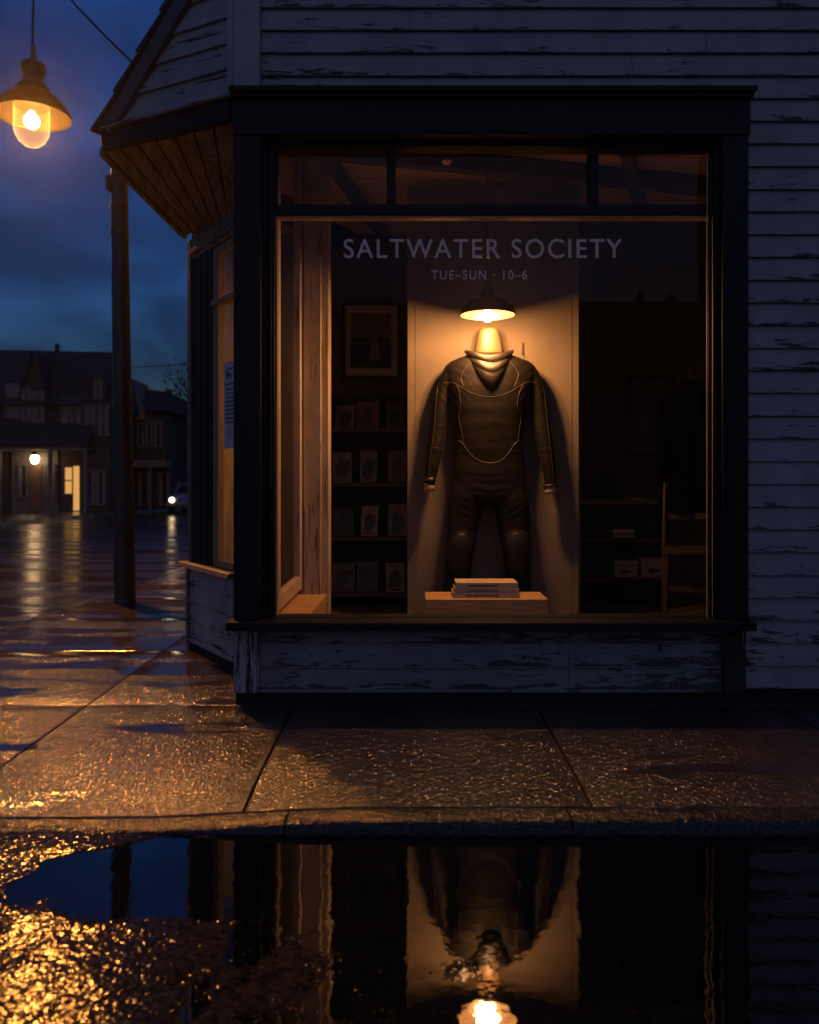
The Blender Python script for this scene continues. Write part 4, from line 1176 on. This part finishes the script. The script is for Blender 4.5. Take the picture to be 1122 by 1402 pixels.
# coat on a hook
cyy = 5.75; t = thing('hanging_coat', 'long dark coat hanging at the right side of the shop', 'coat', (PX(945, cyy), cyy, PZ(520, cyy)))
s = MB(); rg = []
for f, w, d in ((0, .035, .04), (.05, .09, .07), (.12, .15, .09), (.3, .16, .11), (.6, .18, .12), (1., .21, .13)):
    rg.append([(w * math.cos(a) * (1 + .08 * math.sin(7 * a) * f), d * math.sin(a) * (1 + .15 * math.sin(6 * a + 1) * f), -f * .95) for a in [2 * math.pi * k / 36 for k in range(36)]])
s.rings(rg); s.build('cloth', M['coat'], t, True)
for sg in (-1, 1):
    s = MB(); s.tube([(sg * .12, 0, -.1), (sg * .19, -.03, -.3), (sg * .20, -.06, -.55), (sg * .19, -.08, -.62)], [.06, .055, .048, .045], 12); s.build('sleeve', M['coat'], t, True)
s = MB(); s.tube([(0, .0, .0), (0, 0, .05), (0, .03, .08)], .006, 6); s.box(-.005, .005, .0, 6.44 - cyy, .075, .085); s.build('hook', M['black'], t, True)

# poster in the bay window
t = thing('poster', 'tall white notice with printed lines taped inside the side bay window', 'poster', tuple(bp(.15, 1.4, -.03)))
pu0, pu1, pzb, pzt = .0005, .212, 1.262, 1.765
s = MB(); bbar(s, pu0 - .12, pu1, pzb, pzt, -.0185, -.0165); s.build('sheet', m_plain('poster_paper', (.60, .58, .66), .7, .06, 20., .05), t)
s = MB(); random.seed(3)
bbar(s, .07, .17, pzt - .045, pzt - .038, -.0163, -.0158)
for k in range(3): bbar(s, .10 + .025 * k, .125 + .025 * k, pzt - .10 + .02 * (k % 2), pzt - .07 + .01 * k, -.0163, -.0158)
bbar(s, .06, .19, pzt - .135, pzt - .125, -.0163, -.0158)
for k in range(9):
    u = .06
    while u < .18:
        w = random.uniform(.008, .03); bbar(s, u, min(u + w, .19), pzt - .165 - k * .024, pzt - .154 - k * .024, -.0163, -.0158); u += w + .006
s.build('print', M['shade_out'], t)
s = MB(); bbar(s, .07, .17, pzb + .06, pzb + .13, -.0163, -.0158); s.build('print_block', m_plain('poster_block', (.62, .42, .38), .7, .1), t)

# ------------------------------------------------------------------ street lamp, pole, wires
SLY = 9.4; k_ = SLY / F
sx, szr = PX(46, SLY), PZ(158, SLY)
sl = thing('street_lamp', 'rusty hanging street lamp glowing orange in the top left corner', 'street lamp', (sx, SLY, szr))
def sp(r, y): return (r * k_, (158 - y) * k_)
prof = [sp(48.5, 160), sp(48.8, 156.5), sp(46, 150), sp(40, 142), sp(31, 133), sp(22, 128), sp(20.5, 124), sp(21, 120.5), sp(17, 118), sp(14, 112), sp(13, 104), sp(15.5, 101), sp(16.5, 94), sp(15, 88), sp(9, 85), sp(4, 84), sp(3, 64), sp(1.5, 62)]
s = MB(); s.lathe(prof[:7], (sx, SLY, szr), 48); s.build('lamp_shade', M['lampshade'], sl)
s = MB(); s.lathe([(r * 1.005, z) for r, z in prof[6:]], (sx, SLY, szr), 48, True); s.build('lamp_neck', M['rust'], sl)
s = MB(); s.lathe([sp(23, 146), sp(23, 176), sp(21.5, 184), sp(17, 193), sp(10, 199), sp(2, 201.5)], (sx - .02, SLY, szr), 36)
t = NT('lamp_jar'); lw = t.n('LayerWeight', Blend=.35)
em = t.n('Emission', Color=(1., .42, .09), Strength=t.mixf(t.math('POWER', lw.outputs[1], 2.), .12, .95)); tr = t.n('BsdfTransparent', Color=(1, .93, .82))
gl = t.n('BsdfGlossy', Roughness=.05); ad_ = t.n('AddShader', i0=tr.outputs[0], i1=em.outputs[0])
mx_ = t.n('MixShader', i0=t.math('MULTIPLY', t.n('Fresnel', IOR=1.45).outputs[0], .08), i1=ad_.outputs[0], i2=gl.outputs[0])
s.build('glass_jar', t.done(ad_), sl)
bz = szr + sp(0, 166)[1]
s = MB(); s.lathe([(.001, -.085), (.045, -.075), (.075, -.045), (.086, 0), (.075, .045), (.045, .075), (.03, .11)], (sx - .02, SLY, bz), 28); s.build('bulb', m_emit('sodium_bulb', (1., .58, .22), 75.), sl)
s = MB(); s.tube([P(45, 66, SLY), P(45, 40, SLY), P(46, 10, SLY), P(48, -40, SLY), P(52, -120, SLY)], .016, 8)
s.tube([P(-420, -118, SLY), P(52, -120, SLY), P(620, -60, SLY)], .012, 6); s.build('cable', M['black'], sl)
lamp('street_light', (sx - .02, SLY, bz - .02), 1150, (1., .375, .070), .13, sl)

PY = 7.1
up_ = thing('utility_pole', 'old weathered wooden pole on the sidewalk edge, lit along one side', 'pole', tuple(P(171.5, 822, PY).xy) + (zroad(PY) + .05,))
s = MB(); pth, rad = [], []
for k in range(15):
    f = k / 14; y = 826 - f * (826 - 160)
    pth.append(P(171.5 - 9 * f, y, PY)); rad.append((14.2 - 3.7 * f) * PY / F * (1 + .02 * math.sin(k * 2.3)))
s.tube(pth, rad, 24); s.build('shaft', M['pole'], up_)
for y in (318, 285, 245):
    f = (826 - y) / 630; s = MB(); p = P(171.5 - 9 * f, y, PY); r0 = (14.2 - 3.7 * f) * PY / F
    s.lathe([(r0 * 1.02, -.02), (r0 * 1.09, -.018), (r0 * 1.09, .018), (r0 * 1.02, .02)], p, 24); s.build('band', M['rust'], up_)
s = MB(); s.box(P(152, 0, PY).x - .03, P(152, 0, PY).x + .012, PY - .05, PY + .03, PZ(262, PY), PZ(242, PY)); s.build('fitting', M['rust'], up_, bevel=.005)
s = MB(); random.seed(5)
for k in range(16):
    y = random.uniform(560, 760); f = (826 - y) / 630; p = P(171.5 - 9 * f + random.uniform(-9, 9), y, PY); r0 = (14.2 - 3.7 * f) * PY / F
    dx = p.x - P(171.5 - 9 * f, y, PY).x; dy = math.sqrt(max(r0 * r0 - dx * dx, .0001)); s.lathe([(.0, .0), (.009, .0), (.009, .006), (.0, .008)], (0, 0, 0), 6)
    for i in range(24): v = s.v[-24 + i]; s.v[-24 + i] = Vector((p.x + v.x, PY - dy - v.z, p.z + v.y))
s.build('nail', M['rust'], up_)

wi = thing('overhead_wire', 'black overhead wire running down to an insulator on the eave', 'wire', tuple(P(186, 90, 4.22)))
s = MB(); a, b = P(186, 90, 4.22), P(-20, -150, 6.0); s.tube([a.lerp(b, f) - Vector((0, 0, .25 * f * (1 - f))) for f in [q / 12 for q in range(13)]], .0065, 6); s.build('cable', M['black'], wi)
s = MB(); s.tube([P(184, 97, 4.22), P(185, 82, 4.22)], [.016, .012], 10); s.tube([P(185, 84, 4.22), P(196, 86, 4.22)], .006, 6); s.build('insulator', M['black'], wi)
s = MB(); a, b = P(150, 503, 42), P(330, 488, 30); s.tube([a.lerp(b, f) - Vector((0, 0, .5 * f * (1 - f))) for f in [q / 10 for q in range(11)]], .02, 5)
tag(s.build('overhead_wire', M['black']), 'thin far wire crossing the sky above the distant roofs', 'wire')

# ------------------------------------------------------------------ houses across the side street
def window(parent, u0, u1, z0, z1, y, curtain=False, lit=False, bars=1):
    s = MB(); f = .07
    s.box(u0 - f, u0, y - .06, y + .01, z0 - f, z1 + f); s.box(u1, u1 + f, y - .06, y + .01, z0 - f, z1 + f)
    s.box(u0, u1, y - .06, y + .01, z1, z1 + f); s.box(u0, u1, y - .07, y + .01, z0 - f, z0); s.box(u0, u1, y - .04, y + .0, (z0 + z1) / 2 - .025, (z0 + z1) / 2 + .025)
    if bars > 1: s.box((u0 + u1) / 2 - .05, (u0 + u1) / 2 + .05, y - .05, y + .005, z0, z1)
    w = s.build('window', M['hs_trim'], parent, True)
    s = MB(); s.box(u0, u1, y - .015, y - .005, z0, z1); s.build('pane', M['hs_lit'] if lit else (M['hs_curtain'] if curtain else M['hs_glass']), w, True)
    if not curtain and not lit:
        s = MB(); s.box(u0, u0 + (u1 - u0) * .3, y - .022, y - .016, z0, z1); s.box(u1 - (u1 - u0) * .26, u1, y - .022, y - .016, z0, z1); s.build('curtain', M['hs_curtain'], w, True)
    return w


def gable_roof(u0, u1, v0, v1, ze, zr, axis='u', ov=.3, th=.14):
    s = MB()
    if axis == 'u':
        vm = (v0 + v1) / 2
        for va, in ((v0,), (v1,)):
            sg = -1 if va == v0 else 1; sl_ = (zr - ze) / abs(vm - va)
            e = va + sg * ov; zz_ = ze - ov * sl_
            s.hexa([(u0 - ov, e, zz_), (u1 + ov, e, zz_), (u1 + ov, vm, zr), (u0 - ov, vm, zr)], [(u0 - ov, e, zz_ + th), (u1 + ov, e, zz_ + th), (u1 + ov, vm, zr + th), (u0 - ov, vm, zr + th)])
    else:
        um = (u0 + u1) / 2
        for ua in (u0, u1):
            sg = -1 if ua == u0 else 1; sl_ = (zr - ze) / abs(um - ua); e = ua + sg * ov; zz_ = ze - ov * sl_
            s.hexa([(e, v0 - ov, zz_), (um, v0 - ov, zr), (um, v1, zr), (e, v1, zz_)], [(e, v0 - ov, zz_ + th), (um, v0 - ov, zr + th), (um, v1, zr + th), (e, v1, zz_ + th)])
    return s


HYc = 34.0
hz = zroad(HYc) + .13
def hu(x): return x / (F / HYc) * 1.03
def hh_(y): return PZ(y, HYc) - hz
h1 = thing('house', 'tall dark gabled house with a lit porch light across the street', 'house', (PX(0, HYc), HYc, hz), R(8))
ze, zr = hh_(548), hh_(466)
s = MB(); s.box(-5, 3.45, 0, 7, 0, ze); s.build('wall', M['hs_wall'], h1, True)
s = MB(); zo = ze - .2
s.hexa([(-5.3, -.3, zo), (4.75, -.3, zo), (4.75, 7.3, zo), (-5.3, 7.3, zo)], [(-5.3, -.3, zo + .12), (4.75, -.3, zo + .12), (4.75, 7.3, zo + .12), (-5.3, 7.3, zo + .12)])
s.add([(-5.3, -.3, zo + .121), (4.75, -.3, zo + .121), (4.75, 7.3, zo + .121), (-5.3, 7.3, zo + .121), (-5.3, 3.5, zr + .12), (4.12, 3.5, zr + .12)], [(0, 1, 5, 4), (1, 2, 5), (2, 3, 4, 5), (3, 0, 4), (0, 3, 2, 1)])
rf = s.build('roof', M['hs_roof'], h1, True)
s = MB(); s.box(1.25, 1.42, 3.4, 3.6, zr + .1, zr + .45); s.build('chimney_pipe', M['hs_wall'], rf, True)
g0, g1 = 3.35, 4.55
s = MB(); s.box(g0, g1, -.25, 6.8, 0, zo - .002); s.build('side_wing', M['hs_wall'], h1, True)
s = MB(); s.prism([(3.72, -.2, ze - .1), (4.36, -.2, ze - .1), (4.36, -.2, ze + .75), (4.04, -.2, ze + 1.5), (3.72, -.2, ze + .75)], (0, 3.0, 0)); s.build('dormer', M['hs_wall'], h1, True)
d0, d1, dm = hu(28), hu(60), hu(45)
s = MB(); s.prism([(d0, -.12, ze - .3), (d1, -.12, ze - .3), (d1, -.12, ze + .25), (dm, -.12, hh_(484)), (d0, -.12, ze + .25)], (0, 2.6, 0)); s.build('dormer', M['hs_wall'], h1, True)
s = gable_roof(d0, d1, -.12, 2.6, ze + .25, hh_(482), 'v', .12, .08); s.build('dormer_roof', M['hs_roof'], h1, True)
window(h1, hu(9), hu(24), hh_(571), hh_(527), 0, True); window(h1, hu(30), hu(39), hh_(575), hh_(533), -.125); window(h1, hu(44), hu(56), hh_(577), hh_(537), -.125)
window(h1, hu(79), hu(104), hh_(587), hh_(546), 0, False, False, 2)
window(h1, 3.55, 3.87, hh_(594), hh_(556), -.26); window(h1, 4.1, 4.42, hh_(594), hh_(556), -.26); window(h1, 3.92, 4.16, ze + .15, ze + .8, -.21)
# porch
pze = hh_(613)
s = MB(); s.hexa([(-.2, -1.5, pze), (3.9, -1.5, pze - .02), (3.9, -.26, pze + .9), (-.2, -.01, pze + 1.1)], [(-.2, -1.5, pze + .1), (3.9, -1.5, pze + .08), (3.9, -.26, pze + 1.), (-.2, -.01, pze + 1.2)]); s.build('porch_roof', M['hs_roof'], h1, True)
s = MB(); s.box(-.2, 3.9, -1.45, -.27, pze - .12, pze - .03); s.build('porch_ceiling', M['hs_trim'], h1, True)
s = MB(); s.prism([(-2.4, -1.7, pze - .15), (.55, -1.7, pze - .15), (-.75, -1.7, pze + 1.15)], (0, 1.65, 0)); s.build('porch_gable', M['hs_wall2'], h1, True)
for u in (-.1, .45, hu(76), 3.8):
    s = MB(); s.box(u - .07, u + .07, -1.42, -1.28, 0, pze - .13); s.build('porch_post', M['hs_trim'], h1, True)
s = MB(); s.box(.5, hu(74), -.06, -.003, 0, pze - .15); s.build('porch_wall', M['hs_trim'], h1, True)
s = MB(); s.box(hu(39), hu(54), -.12, -.065, .05, hh_(636)); dr = s.build('door', M['hs_door'], h1, True)
s = MB(); s.tube([(hu(52), -.15, 1.0), (hu(52), -.15, 1.12)], .02, 6); s.build('handle', M['chrome'], dr, True)
window(h1, hu(26), hu(36), hh_(680), hh_(638), -.065); window(h1, hu(59), hu(69), hh_(680), hh_(638), -.065)
window(h1, hu(83), hu(92), hh_(676), hh_(640), -.004, False, True); 
s = MB(); s.box(hu(94), hu(101), -.09, -.004, .03, hh_(638)); s.build('lit_door', M['hs_lit'], h1, True)
for a in (112, 126):
    window(h1, hu(a), hu(a + 9), hh_(690), hh_(645), -.26)
pl2 = thing('porch_light', 'small glowing porch lantern on the dark gabled house', 'lamp', tuple(world(h1) @ Vector((hu(49), -.5, hh_(628)))))
o_ = Vector(pl2.location)
s = MB(); s.lathe([(.0, -.24), (.12, -.18), (.17, 0), (.13, .14), (.0, .16)], o_, 16); s.build('globe', m_emit('porch_bulb', (1., .62, .30), 9.), pl2)
s = MB(); s.lathe([(.20, .13), (.08, .27), (.02, .3)], o_, 16); s.tube([o_ + Vector((0, 0, .28)), o_ + Vector((0, 0, .40))], .02, 6); s.build('cap', M['black'], pl2)
lamp('porch_glow', o_ + Vector((0, 0, 0)), 9, (1., .60, .28), .2, pl2)

H2 = 40.0; h2z = zroad(H2) + .13
h2 = thing('house', 'low mansard-roofed house half hidden behind the wooden pole', 'house', (PX(140, H2), H2, h2z), R(4))
def u2(x): return (x - 140) / (F / H2)
def z2(y): return PZ(y, H2) - h2z
s = MB(); s.box(-.6, u2(225), 0, 8, 0, z2(566)); s.build('wall', M['hs_wall'], h2, True)
s = MB(); s.hexa([(-.6, -.3, z2(566)), (u2(229), -.3, z2(562)), (u2(229), 8, z2(562)), (-.6, 8, z2(566))], [(-.6, 1.6, z2(521)), (u2(217), 1.6, z2(531)), (u2(217), 6.5, z2(531)), (-.6, 6.5, z2(521))]); r2 = s.build('roof', M['hs_roof'], h2, True)
s = MB(); s.box(u2(214), u2(219), 2, 2.6, z2(534), z2(526)); s.build('chimney', M['hs_wall'], r2, True)
s = MB(); s.prism([(u2(160), -.4, z2(575)), (u2(202), -.4, z2(575)), (u2(183), -.4, z2(519))], (0, 3, 0)); s.build('gable', M['hs_wall2'], h2, True)
for a, b in ((148, 155), (188, 195), (200, 207), (212, 219)): window(h2, u2(a), u2(b), z2(610), z2(578), -.02)
s = MB(); s.box(-.7, u2(235), -1.4, -.01, z2(640), z2(630)); s.build('shop_canopy', M['hs_wall2'], h2, True)
for a in (139, 178, 212): 
    s = MB(); s.box(u2(a), u2(a + 3), -1.35, -1.2, 0, z2(641)); s.build('porch_post', M['hs_wall2'], h2, True)
for a, b, lit in ((146, 152, False), (190, 204, False), (218, 230, False)): window(h2, u2(a), u2(b), z2(690), z2(648), -.02, False, lit)
s = MB(); s.box(-.5, u2(156), -1.42, -1.405, z2(640), z2(630)); s.build('fascia_board', M['hs_trim'], h2, True)

H3 = 52.; h3z = zroad(H3) + .13
h3 = thing('building', 'flat-roofed dark block at the far end of the street beside the bay', 'building', (PX(225, H3), H3, h3z))
def u3(x): return (x - 225) / (F / H3)
def z3(y): return PZ(y, H3) - h3z
s = MB(); s.box(0, u3(330), 0, 9, 0, z3(563)); s.build('wall', M['hs_wall'], h3, True)
s = MB(); s.box(-.2, u3(332), -.25, 9.2, z3(563) + .002, z3(559)); s.build('parapet', M['hs_roof'], h3, True)
for a in (231, 243, 255, 267): window(h3, u3(a), u3(a + 6), z3(610), z3(585), -.02)
s = MB(); s.box(u3(226), u3(330), -1.5, -.02, z3(638), z3(634)); s.build('canopy', M['hs_wall2'], h3, True)

# copies stand across the main street, behind the viewer: they show only as dark shapes in the glass
for i, (x, y, lab) in enumerate(((9.5, -17, 'gabled house mirrored in the shop glass, at the right'), (.6, -17.5, 'gabled house mirrored in the shop glass, at the left'))):
    c = copy_tree(h1, dark=True); c.location = (x, y, -.1); c.rotation_euler = (0, 0, R(180)); c['label'] = lab; c['category'] = 'house'

# trees
def tree(name, label, x, y, Yd, hgt, cr, leaves, ground):
    base = Vector((PX(x, Yd), Yd, ground)); t = thing(name, label, 'tree', tuple(base)); random.seed(int(x))
    s = MB(); s.tube([(0, 0, 0), (.05, 0, hgt * .25), (-.05, .05, hgt * .5), (.1, 0, hgt * .8)], [.22, .17, .12, .04], 8)
    tips = []
    for k in range(16):
        a = random.uniform(0, 6.28); z0 = hgt * random.uniform(.3, .8); L = cr * random.uniform(.6, 1.1); q = []
        for m_ in range(5):
            f = m_ / 4; q.append(Vector((math.cos(a) * L * f + random.uniform(-.1, .1) * f, math.sin(a) * L * f, z0 + hgt * .22 * f ** .8 + random.uniform(-.1, .1) * f)))
        s.tube(q, [.07, .05, .035, .02, .01], 5); tips += q[2:]
        for b in range(3):
            e = q[3] + Vector((random.uniform(-.7, .7), random.uniform(-.7, .7), random.uniform(.1, .9))); s.tube([q[2 + b % 2], q[3].lerp(e, .5), e], [.02, .014, .006], 4); tips.append(e)
    s.build('trunk', M['bark'], t, True)
    s = MB()
    for k in range(leaves):
        c = random.choice(tips) + Vector([random.gauss(0, cr * .16) for _ in range(3)]); a = Vector([random.uniform(-1, 1) for _ in range(3)]).normalized(); b = a.orthogonal().normalized()
        r_ = random.uniform(.06, .13); s.add([c + a * r_, c + b * r_ * .6, c - a * r_, c - b * r_ * .6], [(0, 1, 2, 3)])
    if leaves: s.build('crown', M['leaf'], t, True, smooth=False)


tree('tree', 'thin dark tree with sparse leaves beside the bay, above the far block', 268, 0, 44., 7.6, 2.0, 500, zroad(44))
tree('tree', 'broad dark leafy tree behind the parked car', 236, 0, 47., 5.4, 2.2, 3200, zroad(47))

# car with its headlamp on
CYd = 36.; cz = zroad(CYd)
car = thing('car', 'dark blue car coming up the street with a headlight on', 'car', (PX(269, CYd), CYd, cz), R(4))
s = MB(); prof = [(-2.1, .35), (-2.12, .62), (-1.95, .78), (-1.0, .88), (-.45, 1.34), (.9, 1.40), (1.55, .98), (2.05, .92), (2.12, .6), (2.1, .35)]
rg = []
for x, f in ((-.86, .94), (-.80, 1.), (0, 1.03), (.80, 1.), (.86, .94)):
    rg.append([(x * (1 - .16 * max(0, z - .9) / .5), y * f, .35 + (z - .35) * f) for y, z in prof])
s.rings(rg); s.build('body', M['car'], car, True)
s = MB(); s.hexa([(-.66, -1.0, .93), (.66, -1.0, .93), (.58, -.52, 1.31), (-.58, -.52, 1.31)], [(-.66, -.96, .90), (.66, -.96, .90), (.58, -.48, 1.29), (-.58, -.48, 1.29)]); s.build('windscreen', M['hs_glass'], car, True)
for x in (-.86, .86):
    s = MB(); s.hexa([(x * .985, -.8, .95), (x * .985, 1.2, .98), (x * .88, .8, 1.30), (x * .88, -.4, 1.28)], [(x * .97, -.8, .95), (x * .97, 1.2, .98), (x * .86, .8, 1.30), (x * .86, -.4, 1.28)]); s.build('side_window', M['hs_glass'], car, True)
    for y in (-1.35, 1.35):
        s = MB(); s.lathe([(.2, -.1), (.31, -.1), (.33, -.07), (.33, .07), (.31, .1), (.2, .1)], (0, 0, 0), 20)
        for v in s.v: v.x, v.y, v.z = x * .93 + v.z, y + v.x, .33 + v.y
        w_ = s.build('wheel', M['tyre'], car, True)
        s = MB(); s.lathe([(.0, -.08), (.2, -.085), (.2, .085), (.0, .08)], (0, 0, 0), 16)
        for v in s.v: v.x, v.y, v.z = x * .93 + v.z, y + v.x, .33 + v.y
        s.build('rim', M['chrome'], w_, True)
for x in (-.60, .60):
    s = MB(); s.lathe([(.0, .03), (.10, .03), (.11, .0), (.0, -.02)], (0, 0, 0), 18)
    for v in s.v: v.x, v.y, v.z = x + v.x, -2.13 - v.z, .66 + v.y
    s.build('headlight', m_emit('headlight', (1., .68, .36), 5.), car, True)
s = MB(); s.box(-.75, .75, -2.17, -2.10, .36, .47); s.box(-.38, .38, -2.15, -2.10, .58, .70); s.build('bumper', M['black'], car, True, bevel=.01)
